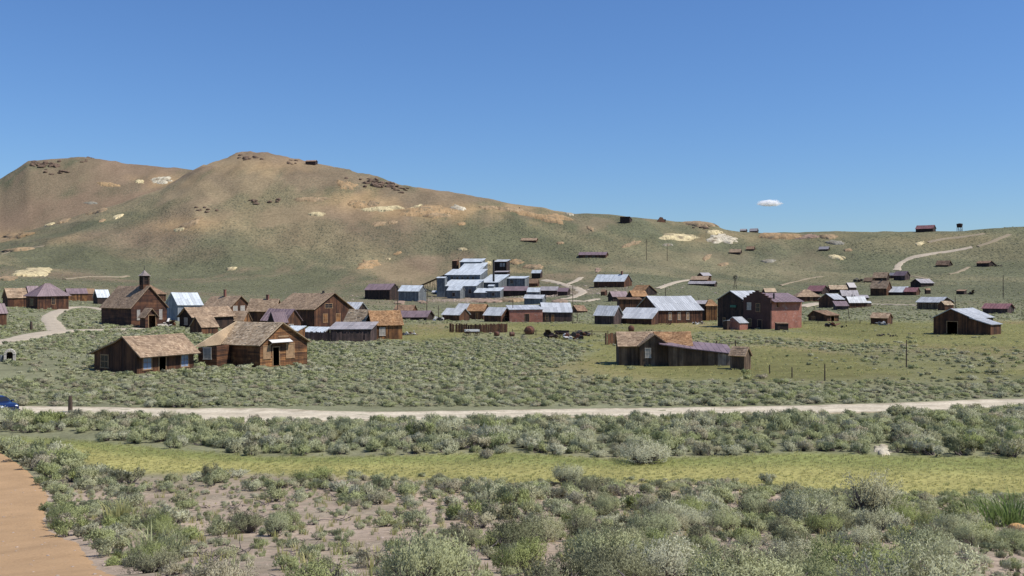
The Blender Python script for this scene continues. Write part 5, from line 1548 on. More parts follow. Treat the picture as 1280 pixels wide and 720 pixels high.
# skyline tank tower
D0 = 935.0; x0 = (1199.5 - 640) / F * D0
p = Vector((x0, D0, ground(x0, D0))); root = empty("water_tank", p); tag(root, "dark water tank on legs standing on the right skyline", "water tank")
s_ = D0 / F
zt = (EYE + (360 - 279) * s_) - p.z
L_ = MB()
for sx in (-1, 1):
    for sy in (-1, 1): L_.tube([(sx * 2.0, sy * 2.0, -1), (sx * 1.6, sy * 1.6, zt - 3.8)], [.3, .26], 5)
for k in (0, 1):
    L_.tube([(-1.9, -1.9, .4), (1.7, -1.7, zt - 4)], [.16, .16], 4); L_.tube([(1.9, -1.9, .4), (-1.7, -1.7, zt - 4)], [.16, .16], 4)
L_.box(-1.8, 1.8, -1.8, 1.8, zt - 4.0, zt - 3.6); L_.build("legs", M['pole'], root)
k_ = MB(); k_.lathe([(0, zt - 3.6), (2.4, zt - 3.6), (2.75, zt - .9), (2.75, zt - .6), (0, zt)], 14); k_.build("tank", M['dark'], root)
# skyline tipple
p = at(826, 277.3); root = empty("ore_tipple", p); tag(root, "peaked dark ore tipple on the middle skyline", "tipple")
a = MB(); s_ = p.y / F
a.poly([(-6 * s_, -3, -1), (6 * s_, -3, -1), (2 * s_, -1, 5.5 * s_), (-1 * s_, -1, 6 * s_), (-6 * s_, 3, -1), (6 * s_, 3, -1), (2 * s_, 1, 5.5 * s_), (-1 * s_, 1, 6 * s_)],
       [(0, 1, 2, 3), (7, 6, 5, 4), (1, 5, 6, 2), (2, 6, 7, 3), (3, 7, 4, 0)]); a.build("crib", M['brown'], root)
b = MB(); b.box(2.5 * s_, 6 * s_, -1.5, 1.5, .5, 3.2 * s_); b.build("bin", M['dark'], root)

# stone arch at the left edge
p = at(12, 452.5); root = empty("stone_arch", p, .42); tag(root, "small pale stone arch with a dark doorway at the left frame edge", "stone arch")
s_ = p.y / F
w_, h_, t_ = 13 * s_, 16 * s_, 1.5
def arch_ring(mb, r0, r1, zc, y0, y1, n, leg, gap=.03):
    for k in range(n):
        a0 = math.pi * k / n + gap; a1 = math.pi * (k + 1) / n - gap
        P = lambda a, q, y: (q * math.cos(a), y, zc + q * math.sin(a))
        mb.append([P(a0, r0, y0), P(a1, r0, y0), P(a1, r1, y0), P(a0, r1, y0), P(a0, r0, y1), P(a1, r0, y1), P(a1, r1, y1), P(a0, r1, y1)])
    m = 3
    for sx in (-1, 1):
        for k in range(m):
            z0, z1 = -.2 + (zc + .2) * k / m + .01, -.2 + (zc + .2) * (k + 1) / m - .01
            xa, xb = sorted((sx * r0, sx * r1))
            mb.append([(xa, y0, z0), (xb, y0, z0), (xb, y0, z1), (xa, y0, z1), (xa, y1, z0), (xb, y1, z0), (xb, y1, z1), (xa, y1, z1)])
blocks = []
R1 = w_ / 2; R0 = R1 * .56
arch_ring(blocks, R0, R1, h_ - R1, 0, t_, 7, True)
rnd = random.Random(3)
for q in blocks:
    m = MB(); e = rnd.uniform(-.05, .05)
    m.poly([(x, y + (e if y == 0 else 0), z) for x, y, z in q], [(0, 1, 2, 3), (7, 6, 5, 4), (0, 4, 5, 1), (1, 5, 6, 2), (2, 6, 7, 3), (3, 7, 4, 0)])
    m.build("stone", M['stone'], root)
m = MB(); m.box(-R0 - .02, R0 + .02, t_ - .14, t_ - .02, -.2, h_ - R1 * .7); m.build("door", M['dark'], root)
m = MB(); m.lathe([(0, 0), (.35, 0), (.42, .45), (.35, .9), (0, .9)], 12, (-R1 - .55, .1, -.05))
ob = m.build("barrel", M['slate']); ob.location = p; tag(ob, "blue-grey barrel standing left of the pale stone arch", "barrel")
FOOT.append((p.x, p.y + .8, 1.6, 1.2, 0))

# orange rock at the lower right
def rock(label, px, py, w, h, col, seed, group=None):
    p = at(px, py); rnd = random.Random(seed)
    import bmesh
    bm = bmesh.new(); bmesh.ops.create_icosphere(bm, subdivisions=3, radius=1.0)
    for v in bm.verts:
        n = float(fbm(v.co.x * 1.3 + seed * 3 + v.co.z, v.co.y * 1.3 - v.co.z, 1.0, 4, seed)[()])
        v.co *= .72 + .55 * n
        v.co.z = max(v.co.z, -.35)
        v.co.x *= w / 2; v.co.y *= w / 2.6; v.co.z *= h * .85
    me = bpy.data.meshes.new("rock"); bm.to_mesh(me); bm.free()
    me.materials.append(col)
    o = bpy.data.objects.new("rock", me); o.location = p + Vector((0, 0, h * .2)); o.rotation_euler = (0, 0, rnd.uniform(0, 6)); link(o)
    tag(o, label, "rock", group); FOOT.append((p.x, p.y, w * .4, w * .4, 0))
M['rock_orange'] = mat_dirt("orange_rock", tuple(rgb(190, 150, 100)), .25)
M['rock_grey'] = mat_dirt("grey_rock", tuple(rgb(168, 152, 138)), .25)
rock("pale orange rock half hidden by bushes at the right frame edge", 1272, 668, .62, .34, M['rock_orange'], 2)

# ---------------------------------------------------------------- the parked car
def build_car(label, px, py, rz):
    M['car_paint'], nt, bs = newmat("dark_blue_car_paint")
    bs.inputs["Base Color"].default_value = (0.008, 0.018, 0.075, 1); bs.inputs["Roughness"].default_value = 0.25; bs.inputs["Coat Weight"].default_value = 0.6
    M['chrome'], nt, bs = newmat("chrome"); bs.inputs["Base Color"].default_value = (.75, .75, .76, 1); bs.inputs["Metallic"].default_value = 1; bs.inputs["Roughness"].default_value = .18
    M['lamp'], nt, bs = newmat("headlight_glass"); bs.inputs["Base Color"].default_value = (.8, .82, .85, 1); bs.inputs["Roughness"].default_value = .1
    M['tyre'] = mat_plain("tyre_rubber", (.02, .02, .02), .9, .2)
    p = at(px, py); p.z += .02
    root = empty("parked_car", p, rz); tag(root, "dark blue car with chrome grille cut off by the left frame edge", "car")
    # body of cross sections along x (front at +x): (x, half width, z bottom, z belt, roof half width, z roof)
    S = [(-2.25, .70, .45, .80, .66, .82), (-2.1, .82, .32, .93, .74, .97), (-1.5, .87, .26, .98, .72, 1.02), (-1.15, .88, .26, .98, .62, 1.30), (-.6, .88, .26, .97, .60, 1.43), (.1, .88, .26, .96, .60, 1.45),
         (.55, .88, .26, .96, .62, 1.36), (1.05, .88, .26, .95, .74, 1.0), (1.6, .86, .27, .90, .74, .95), (2.05, .82, .32, .82, .70, .87), (2.25, .72, .42, .70, .62, .74)]
    b = MB(); ring = []
    for x, w, z0, zb, wr, zr in S:
        ring.append([(x, -w * .9, z0), (x, -w, z0 + .15), (x, -w, (z0 + zb) / 2 + .08), (x, -w * .97, zb), (x, -wr, zr - .03), (x, -wr * .8, zr), (x, wr * .8, zr), (x, wr, zr - .03), (x, w * .97, zb), (x, w, (z0 + zb) / 2 + .08), (x, w, z0 + .15), (x, w * .9, z0)])
    k = len(ring[0])
    fs = []
    for i in range(len(ring) - 1):
        for j in range(k):
            j2 = (j + 1) % k
            fs.append((i * k + j, i * k + j2, (i + 1) * k + j2, (i + 1) * k + j))
    fs.append(tuple(range(k))); fs.append(tuple((len(ring) - 1) * k + j for j in range(k - 1, -1, -1)))
    b.poly([q for r in ring for q in r], fs)
    body = b.build("body", M['car_paint'], root, True)
    bv = body.modifiers.new("round", 'BEVEL'); bv.width = .03; bv.segments = 2
    def win(nm, q): 
        m = MB(); c = sum((Vector(a) for a in q), Vector()) / 4; n = (Vector(q[1]) - Vector(q[0])).cross(Vector(q[3]) - Vector(q[0])).normalized()
        if n.dot(c - Vector((0, 0, .9))) < 0: n = -n
        m.slab([Vector(a) + n * .015 for a in q], .01); return m.build(nm, M['pane_dark'], root)
    win("windscreen", [(1.0, -.66, 1.03), (1.0, .66, 1.03), (.58, .56, 1.35), (.58, -.56, 1.35)])
    win("rear_window", [(-1.45, -.66, 1.05), (-1.45, .66, 1.05), (-1.18, .56, 1.29), (-1.18, -.56, 1.29)])
    for sy in (-1, 1):
        win("side_window", [(-.05, sy * .845, 1.01), (.85, sy * .845, 1.01), (.5, sy * .655, 1.33), (-.05, sy * .645, 1.39)])
        win("side_window", [(-1.05, sy * .845, 1.01), (-.12, sy * .845, 1.01), (-.12, sy * .645, 1.38), (-.95, sy * .665, 1.30)])
        m = MB(); m.lathe([(0, 0), (.12, 0), (.15, .04), (.11, .09), (0, .10)], 14); m.v = [(2.14 + z, y + sy * .55, .68 + x) for x, y, z in m.v]; m.build("headlight", M['lamp'], root, True)
        m = MB(); m.box(.72, .92, sy * .9, sy * 1.06, 1.0, 1.12) if sy > 0 else m.box(.72, .92, -1.06, -.9, 1.0, 1.12); m.build("wing_mirror", M['car_paint'], root)
        for x in (1.4, -1.35):
            t = MB(); t.lathe([(.19, -.1), (.29, -.11), (.325, -.07), (.325, .07), (.29, .11), (.19, .1)], 20); t.v = [(x + a, sy * .80 + c, .325 + d) for a, d, c in t.v]
            to = t.build("wheel", M['tyre'], root, True)
            r_ = MB(); r_.lathe([(0, -.06), (.06, -.075), (.19, -.09), (.19, .09), (.06, .075), (0, .06)], 16); r_.v = [(x + a, sy * .80 + c, .325 + d) for a, d, c in r_.v]; r_.build("rim", M['chrome'], to)
    m = MB()
    for z in (.55, .60, .65): m.box(2.2, 2.275, -.34, .34, z, z + .025)
    m.build("grille", M['chrome'], root)
    m = MB(); m.box(2.16, 2.34, -.78, .78, .40, .50); m.box(2.2, 2.36, -.25, .25, .41, .49); m.build("bumper", M['chrome'], root)
    m = MB(); m.box(-2.34, -2.16, -.78, .78, .42, .52); m.build("bumper", M['chrome'], root)
    FOOT.append((p.x, p.y, 2.4, 1.2, rz))
build_car("", -6.5, 518, -.62)

# ---------------------------------------------------------------- rock outcrops on the summits
M['crag'] = mat_dirt("dark_crag", tuple(rgb(112, 94, 80)), .35)
import bmesh
for oi, (cx, cy, w, n, size) in enumerate([(52, 205, 46, 18, 7), (108, 200, 16, 7, 5), (70, 214, 30, 8, 5), (316, 196, 34, 10, 4), (372, 202, 26, 6, 3), (452, 226, 40, 10, 5), (478, 231, 44, 14, 6), (505, 238, 30, 8, 4), (330, 252, 36, 8, 4), (260, 262, 30, 6, 3.5), (640, 262, 30, 6, 3), (880, 283, 40, 8, 3.5)]):
    rr = random.Random(oi)
    mb = MB(); P = pix_ground([cx + rr.uniform(-w / 2, w / 2) for _ in range(n)], [cy + rr.uniform(-3, 4) for _ in range(n)])
    for p in P:
        bm = bmesh.new(); bmesh.ops.create_icosphere(bm, subdivisions=2, radius=1.0)
        sx, sy, sz = size * rr.uniform(.35, 1), size * rr.uniform(.35, .8), size * rr.uniform(.2, .5)
        sd = rr.uniform(0, 50)
        for v in bm.verts:
            v.co *= .55 + .9 * float(fbm(v.co.x * 1.5 + sd + v.co.z, v.co.y * 1.5 - v.co.z, 1.0, 3, oi)[()])
        mb.poly([(p[0] + v.co.x * sx, p[1] + v.co.y * sy, p[2] + v.co.z * sz) for v in bm.verts], [tuple(v.index for v in f.verts) for f in bm.faces])
        bm.free()
    ob = mb.build("rock_outcrop", M['crag'], None, False); ob["kind"] = "structure"
# ---------------------------------------------------------------- vegetation
def bush_geo(seed, tips, leaves, ll, lw, tri=False, lobes=7, spread=.45, wood=1.0, spiky=.5, rmin=.32):
    r = np.random.default_rng(seed)
    la = r.uniform(0, 2 * np.pi, lobes); lr = np.sqrt(r.uniform(0.02, spread, lobes))
    LC = np.stack([lr * np.cos(la), lr * np.sin(la), r.uniform(.22, .55, lobes)], 1)
    LR = r.uniform(rmin, .5, lobes); LR = np.minimum(LR, 1.02 - LC[:, 2])
    which = r.integers(0, lobes, tips)
    d = r.normal(size=(tips, 3)); d[:, 2] = np.abs(d[:, 2]) * .9 + r.uniform(-.35, .5, tips); d /= np.linalg.norm(d, axis=1)[:, None]
    P = LC[which] + d * (LR[which] * r.uniform(.72, 1.08, tips))[:, None]
    P[:, 2] = np.maximum(P[:, 2], .04 + r.uniform(0, .12, tips))
    up = np.array([0, 0, 1.0])
    n = d * (1 - spiky) + up * spiky + r.normal(size=(tips, 3)) * .25
    n /= np.linalg.norm(n, axis=1)[:, None]
    # leaves along each shoot
    T = np.repeat(np.arange(tips), leaves)
    u = r.uniform(-.22, .14, len(T))
    base = P[T] + n[T] * u[:, None] + r.normal(size=(len(T), 3)) * .028
    ld = n[T] + r.normal(size=(len(T), 3)) * .55
    ld /= np.linalg.norm(ld, axis=1)[:, None]
    sd = np.cross(ld, r.normal(size=(len(T), 3))); sd /= np.linalg.norm(sd, axis=1)[:, None] + 1e-9
    L = (ll * r.uniform(.6, 1.3, len(T)))[:, None]; Wd = (lw * r.uniform(.7, 1.3, len(T)))[:, None]
    tip = base + ld * L
    if tri:
        V = np.stack([base - sd * Wd, base + sd * Wd, tip], 1).reshape(-1, 3); k = 3
    else:
        md = base + ld * L * .6
        V = np.stack([base, md + sd * Wd, tip, md - sd * Wd], 1).reshape(-1, 3); k = 4
    V[:, 2] = np.maximum(V[:, 2], 0.0)
    # turn every leaf so that its upper side faces out of the bush
    Q = V.reshape(-1, k, 3)
    gn = np.cross(Q[:, 1] - Q[:, 0], Q[:, 2] - Q[:, 0])
    outw = Q.mean(1) - np.array([0, 0, .1])
    flip = (gn * outw).sum(1) < 0
    Q[flip] = Q[flip][:, ::-1]
    V = Q.reshape(-1, 3)
    Fc = np.arange(len(V)).reshape(-1, k)
    wd = MB()
    if wood > 0:
        nb = int(tips * wood)
        for i in r.choice(tips, nb, replace=False):
            c = LC[which[i]] * np.array([.55, .55, .45]) + r.normal(size=3) * .05
            c[2] = abs(c[2])
            e = P[i] - n[i] * .12
            m = (c + e) / 2 + r.normal(size=3) * .05
            wd.tube([(c[0] * .12, c[1] * .12, -.06), tuple(c), tuple(m), tuple(e)], [.034, .022, .014, .006], 3, cap=False)
    return V, Fc, wd

def leaf_normals(me, V, nleaf):
    """soft leaf normals following the rounded clump"""
    nv = len(me.vertices)
    nr = np.zeros((nv, 3))
    d = V[:nleaf] - np.array([0, 0, -.05]); d /= np.linalg.norm(d, axis=1)[:, None] + 1e-9
    co = np.zeros(nv * 3); me.vertices.foreach_get("normal", co)
    g = co.reshape(-1, 3)
    nr[:nleaf] = d * .75 + g[:nleaf] * .62 + np.array([0, 0, .08])
    nr[nleaf:] = g[nleaf:]
    nr /= np.linalg.norm(nr, axis=1)[:, None] + 1e-9
    me.polygons.foreach_set("use_smooth", np.ones(len(me.polygons), bool))
    me.normals_split_custom_set_from_vertices(nr.tolist())

def tri_mesh(name, V, Fc, mat):
    me = bpy.data.meshes.new(name)
    me.vertices.add(len(V)); me.vertices.foreach_set("co", V.astype(np.float32).ravel())
    k = Fc.shape[1]
    me.loops.add(Fc.size); me.loops.foreach_set("vertex_index", Fc.astype(np.int32).ravel())
    me.polygons.add(len(Fc)); me.polygons.foreach_set("loop_start", (np.arange(len(Fc)) * k).astype(np.int32))
    me.materials.append(mat); me.update(calc_edges=True)
    leaf_normals(me, V, len(V))
    return me

SAGE_COLS = [(0.155, 0.172, 0.105), (0.205, 0.215, 0.145), (0.24, 0.245, 0.185), (0.185, 0.20, 0.115), (0.21, 0.195, 0.15), (0.165, 0.185, 0.095), (0.20, 0.215, 0.125), (0.15, 0.165, 0.10)]
SAGE_COLS = [(min(.55, c[0] * 2.12), min(.55, c[1] * 2.05), min(.5, c[2] * 1.98)) for c in SAGE_COLS]
M['sage'] = mat_leaf("sagebrush_leaves", SAGE_COLS, .27, .3)
M['sage_green'] = mat_leaf("green_bush_leaves", [(0.30, 0.335, 0.14), (0.36, 0.385, 0.18)], .35, .3)
M['sage_dark'] = mat_leaf("dark_bush_leaves", [(0.20, 0.21, 0.12), (0.27, 0.265, 0.17)], .4, .25)
M['twig'] = mat_plain("sagebrush_wood", (0.13, 0.105, 0.095), .9, .3, 6.0)
M['grass_straw'] = mat_leaf("straw_grass", [(0.46, 0.43, 0.19), (0.54, 0.50, 0.24), (0.42, 0.41, 0.17)], .2, .5)
M['grass_green'] = mat_leaf("green_grass", [(0.38, 0.38, 0.16), (0.46, 0.44, 0.20)], .2, .5)
M['grass_lush'] = mat_leaf("lush_grass", [(0.16, 0.22, 0.07), (0.20, 0.26, 0.09)], .3, .45)
M['grass_pale'] = mat_leaf("pale_bunch_grass", [(0.36, 0.38, 0.20), (0.46, 0.45, 0.28)], .3, .3)

HI = []
for i in range(8):
    V, Fc, wd = bush_geo(100 + i, [300, 260, 320, 240, 280, 220, 300, 180][i], 26, .062, .0105, False, [8, 6, 9, 5, 7, 6, 8, 7][i], wood=[.3, .4, .25, .4, .3, .6, .3, .8][i], spiky=[.5, .65, .4, .55, .7, .5, .45, .4][i])
    HI.append((tri_mesh("sagebrush_foliage", V, Fc, M['sage']), wd.mesh("sagebrush_branches", M['twig'])))
MD = []
for i in range(6):
    V, Fc, wd = bush_geo(200 + i, 200, 9, .14, .028, True, [7, 5, 9, 4, 8, 6][i], spread=[.6, .9, .7, 1.0, .5, .9][i], wood=.16, spiky=.45, rmin=.2)
    k = len(V)
    wv = np.array(wd.v); 
    me = bpy.data.meshes.new("sagebrush")
    me.from_pydata(V.tolist() + wd.v, [], Fc.tolist() + [tuple(a + k for a in f) for f in wd.f])
    me.materials.append(M['sage']); me.materials.append(M['twig'])
    me.polygons.foreach_set("material_index", [0] * len(Fc) + [1] * len(wd.f)); me.update()
    leaf_normals(me, np.array([v.co for v in me.vertices]), k)
    MD.append(me)
LO = []
for i in range(6):
    V, Fc, wd = bush_geo(300 + i, 110, 4, .26, .075, True, [6, 4, 8, 5, 7, 3][i], spread=[.6, 1.1, .8, 1.2, .9, 1.0][i], wood=0, spiky=.4, rmin=.2)
    LO.append(tri_mesh("sagebrush_clump", V, Fc, M['sage']))

# ---- where the scrub grows
FOOT_A = np.array([(a, b, c, d, e) for a, b, c, d, e in FOOT])
def on_building(X, Y, pad=.5):
    hit = np.zeros(len(X), bool)
    for x, y, hx, hy, rz in FOOT_A:
        c, s = math.cos(rz), math.sin(rz)
        dx, dy = X - x, Y - y
        near = (np.abs(dx) < hx + hy + 3) & (np.abs(dy) < hx + hy + 3)
        if not near.any(): continue
        hit |= near & (np.abs(dx * c + dy * s) < hx + pad) & (np.abs(-dx * s + dy * c) < hy + pad)
    return hit

def jitter_grid(x0, x1, y0, y1, step, seed):
    r = np.random.default_rng(seed)
    gx, gy = np.meshgrid(np.arange(x0, x1, step), np.arange(y0, y1, step))
    n = gx.size
    X = gx.ravel() + r.uniform(-.45, .45, n) * step; Y = gy.ravel() + r.uniform(-.45, .45, n) * step
    k = np.abs(X) < .56 * Y + 4
    return X[k], Y[k], r

def density(X, Y, Z):
    px, py = to_px(X, Y, Z)
    s, far, near = strip_mask(px, py)
    r = np.hypot(X, Y)
    n = fbm(X, Y, 7, 4, 71); n2 = fbm(X, Y * .5, 30, 3, 72)
    d = np.full(len(X), .86)
    nz = (py > near - 2) & (r < 56)
    bare = np.exp(-(((px - 395) / 150) ** 2 + ((py - 672) / 40) ** 2)) + .8 * np.exp(-(((px - 250) / 60) ** 2 + ((py - 625) / 18) ** 2)) + .95 * np.exp(-(((px - 430) / 150) ** 2 + ((py - 712) / 34) ** 2))
    dn = np.clip(.50 + .07 * smooth(480, 620, px) + .35 * (1 - smooth(120, 230, px)) - .85 * bare, .05, 1) * smooth(.20, .42, n + .12 * smooth(500, 650, px) + .1)
    d = np.where(nz, dn, d)
    d = np.where((py <= near - 2) & (py > far - 1) & (r < 75) & (r > 20), 0.015 * (n > .45), d)
    band = (py <= far - 1) & (r < 84)
    d = np.where(band, .93 * smooth(.2, .33, n + .05), d)
    plain = r >= 84
    dp = (.12 + .78 * smooth(.30, .50, n * .55 + n2 * .45 + .03)) * np.clip(1 - 1.25 * meadow_mask(X, Y, px, py), .02, 1)
    d = np.where(plain, dp, d)
    d = np.where(r > 230, d * (1 - .45 * smooth(230, 430, r) - .2 * smooth(600, 800, r)), d)
    return d, px, py, nz

cand = []
for (y0, y1, step, seed) in ((9, 47, 1.02, 1), (47, 84, 1.12, 2), (84, 200, .76, 3), (200, 470, 1.9, 4), (470, 820, 2.8, 5)):
    X, Y, r = jitter_grid(-.56 * y1 - 4, .56 * y1 + 4, y0, y1, step, seed)
    Z = terrain(X, Y)
    d, px, py, nz = density(X, Y, Z)
    rd = road_dist(X, Y)
    size = np.where(Y < 47, .36 + .42 * fbm(X, Y, 4, 3, 81) ** 1.2 + r.uniform(-.08, .12, len(X)), .50 + .42 * fbm(X, Y, 9, 3, 82) + r.uniform(-.12, .12, len(X)))
    size = np.where(Y > 84, size * (.27 + .62 * r.random(len(X)) ** 2.2), size * np.where(Y < 47, .58 + .40 * r.random(len(X)), .72 + .45 * r.random(len(X))))
    keep = (r.random(len(X)) < d) & (rd > size * .45 + .1) & ~on_building(X, Y, .35) & (np.exp(-(((X + 5) / 60) ** 2 + ((Y - 615) / 55) ** 2)) < r.random(len(X)))
    keep &= ~((path_side(X, Y) < size * .05) & (Y < 62))
    keep &= ~((((X - 7.35) / 1.3) ** 2 + ((Y - 14.9) / 2.3) ** 2 < 1) & (Y < 47))
    keep &= ~((px > 92) & (px < 215) & (py > 556) & (py < 588) & (r.random(len(X)) < .9))
    keep &= ~((px > 1090) & (px < 1119) & (py > 545) & (py < 584) & (Y > 40))
    keep &= ~((px > 1205) & (Y < 17.5)) & ~((px > 1235) & (py > 650) & (Y < 24)) & ~((px < 120) & (py > 541) & (py < 563))
    keep &= np.hypot(X, Y) > 9.5
    X, Y, Z, size, px, py, nz = [a[keep] for a in (X, Y, Z, size, px, py, nz)]
    hgt = size * np.where(Y < 47, r.uniform(.8, 1.3, len(X)), np.where(Y < 84, r.uniform(.85, 1.25, len(X)), r.uniform(.55, 1.05, len(X))))
    # low growth beside the grass strip and along the near verge of the road, so that both lie open
    def shorten(hgt, size, lim, act):
        room = np.maximum((py - lim + r.normal(size=len(py)) * 2.5) * Y / F, 0.0)
        f = np.where(act & (room < hgt), np.clip(room / hgt, 0, 1), 1.0)
        return f
    f1 = shorten(hgt, size, np.interp(px, *STRIP_NEAR) - 4, (nz > 0) & (py < 660))
    rp = ROADS[0][2]
    f2 = shorten(hgt, size, np.interp(px, [a for a, b in rp], [b for a, b in rp]) - 0.5, (Y > 55) & (Y < 84) & (py > 505) & (px > 255))
    f = np.minimum(f1, f2)
    ok = f > .42
    hgt = hgt * f; size = size * np.clip(.35 + .65 * f, 0, 1)
    X, Y, Z, size, px, py, nz, hgt = [a[ok] for a in (X, Y, Z, size, px, py, nz, hgt)]
    cand.append(np.column_stack([X, Y, Z, size, hgt, px, py, nz, r.uniform(0, 6.28, len(X))]))
C_ = np.concatenate(cand)
# larger clumps on the right of the foreground
fr = (C_[:, 7] > 0) & (C_[:, 5] > 560)
C_[fr, 3] *= 1.12; C_[fr, 4] *= 1.05
inframe = (C_[:, 5] > -40) & (C_[:, 5] < 1320) & (C_[:, 6] - C_[:, 4] / C_[:, 1] * F < 730)
app = np.where(inframe, C_[:, 3] * C_[:, 4] / C_[:, 1] ** 2, 0)
order = np.argsort(-app)
N_IND = 288
ind, rest = order[:N_IND], order[N_IND:]

def zone_label(px, py):
    if px < 230: return ("by the upper footpath", "beside the upper bend of the orange footpath") if py < 640 else ("along the footpath", "along the near edge of the orange footpath")
    if py < 622: return ("edging the grass strip, left", "edging the left half of the grass strip") if px < 640 else ("edging the grass strip, right", "edging the right half of the grass strip")
    if px < 520: return "on the bare soil", "on the bare pinkish soil left of centre"
    if px < 780: return "in the middle thicket", "in the middle foreground thicket"
    if px < 1030: return "right of the middle", "in the scrub right of centre"
    return "at the lower right", "in the dense lower right scrub"

rb = random.Random(21)
for rank, i in enumerate(ind):
    x, y, z, sz, hg, px, py, nz, rot = C_[i]
    kind = rb.random()
    matk, tone = ('sage', 'grey-green') if kind < .74 else (('sage_green', 'fresh green') if kind < .86 else ('sage_dark', 'dark green'))
    if px < 200 and rb.random() < .25: matk, tone = 'sage_green', 'fresh green'
    big = sz * hg > .36
    row = 0 if py > 690 else 1 if py > 650 else 2
    tone = ("large " if big else "small ") + tone
    rw = ("front", "middle", "back")[row]
    grp, lab = zone_label(px, py)
    lab = "%s sagebrush %s, %s row" % (tone, lab, rw)
    grp = "%s bushes %s (%s)" % (tone, grp, rw)
    if rank < 100:
        f_me, w_me = HI[rank % 8]
        root = empty("sagebrush", (x, y, z - .03), rot)
        root.scale = (sz, sz * rb.uniform(.85, 1.1), hg)
        fo = bpy.data.objects.new("foliage", f_me); wo = bpy.data.objects.new("branches", w_me)
        for o in (fo, wo): link(o); o.parent = root
        if matk != 'sage':
            fo.material_slots[0].link = 'OBJECT'; fo.material_slots[0].material = M[matk]
        tag(root, lab, "bush", grp)
    else:
        o = bpy.data.objects.new("sagebrush", MD[rank % 6])
        o.location = (x, y, z - .03); o.rotation_euler = (0, 0, rot); o.scale = (sz, sz * rb.uniform(.85, 1.1), hg); link(o)
        if matk != 'sage':
            o.material_slots[0].link = 'OBJECT'; o.material_slots[0].material = M[matk]
        tag(o, lab, "bush", grp)

# a few bushes the eye picks out
def hero_bush(label, px, py, w, h, var, matk):
    p = at(px, py); s = p.y / F
    root = empty("sagebrush", p - Vector((0, 0, .05)), var * 1.3)
    root.scale = (w * s / 2, w * s / 2, h * s)
    fo = bpy.data.objects.new("foliage", HI[var][0]); wo = bpy.data.objects.new("branches", HI[var][1])
    for o in (fo, wo): link(o); o.parent = root
    if matk != 'sage':
        fo.material_slots[0].link = 'OBJECT'; fo.material_slots[0].material = M[matk]
    tag(root, label, "bush")
hero_bush("large dark bush with bare twisted branches at the right, against the grass strip", 1082, 652, 108, 60, 7, 'sage')
hero_bush("broad grey bush crowding the left side of the large dark twisted bush", 1010, 662, 90, 52, 5, 'sage')
hero_bush("rounded grey bush standing alone on the grass strip, centre", 708, 606, 46, 27, 0, 'sage')
hero_bush("dark low bush on the grass strip right of the rounded grey bush", 742, 618, 56, 25, 5, 'sage_dark')
hero_bush("big rounded bush at the far edge of the grass strip, right of centre", 800, 579, 78, 30, 2, 'sage')
hero_bush("bright green low bush beside the orange footpath", 82, 650, 40, 24, 3, 'sage_green')
hero_bush("round green bush on the bare soil before the grass strip, left of centre", 388, 604, 52, 22, 1, 'sage_green')
hero_bush("upright dark bush at the left end of the foreground scrub by the grass strip", 265, 601, 26, 24, 4, 'sage_dark')
hero_bush("broad bush overhanging its own shade beside the gravel at the lower right corner", 1165, 712, 120, 62, 6, 'sage')
for lab, px, py, w, h, v in (("round shrub on the skyline left of the pink roofed house", 1106, 292, 9, 6, 2), ("round shrub on the skyline farther left of the pink roofed house", 1056, 292.5, 8, 4.5, 0), ("low shrub on the skyline next to the pink roofed house", 1139, 291, 9, 3, 3)):
    D_ = 940.0; x_ = (px - 640) / F * D_; s = D_ / F
    o = bpy.data.objects.new("skyline_shrub", MD[v]); o.location = (x_, D_, ground(x_, D_) - .2); o.scale = (w * s / 2, w * s / 2, h * s); link(o)
    o.material_slots[0].link = 'OBJECT'; o.material_slots[0].material = M['sage_green']
    tag(o, lab, "shrub")

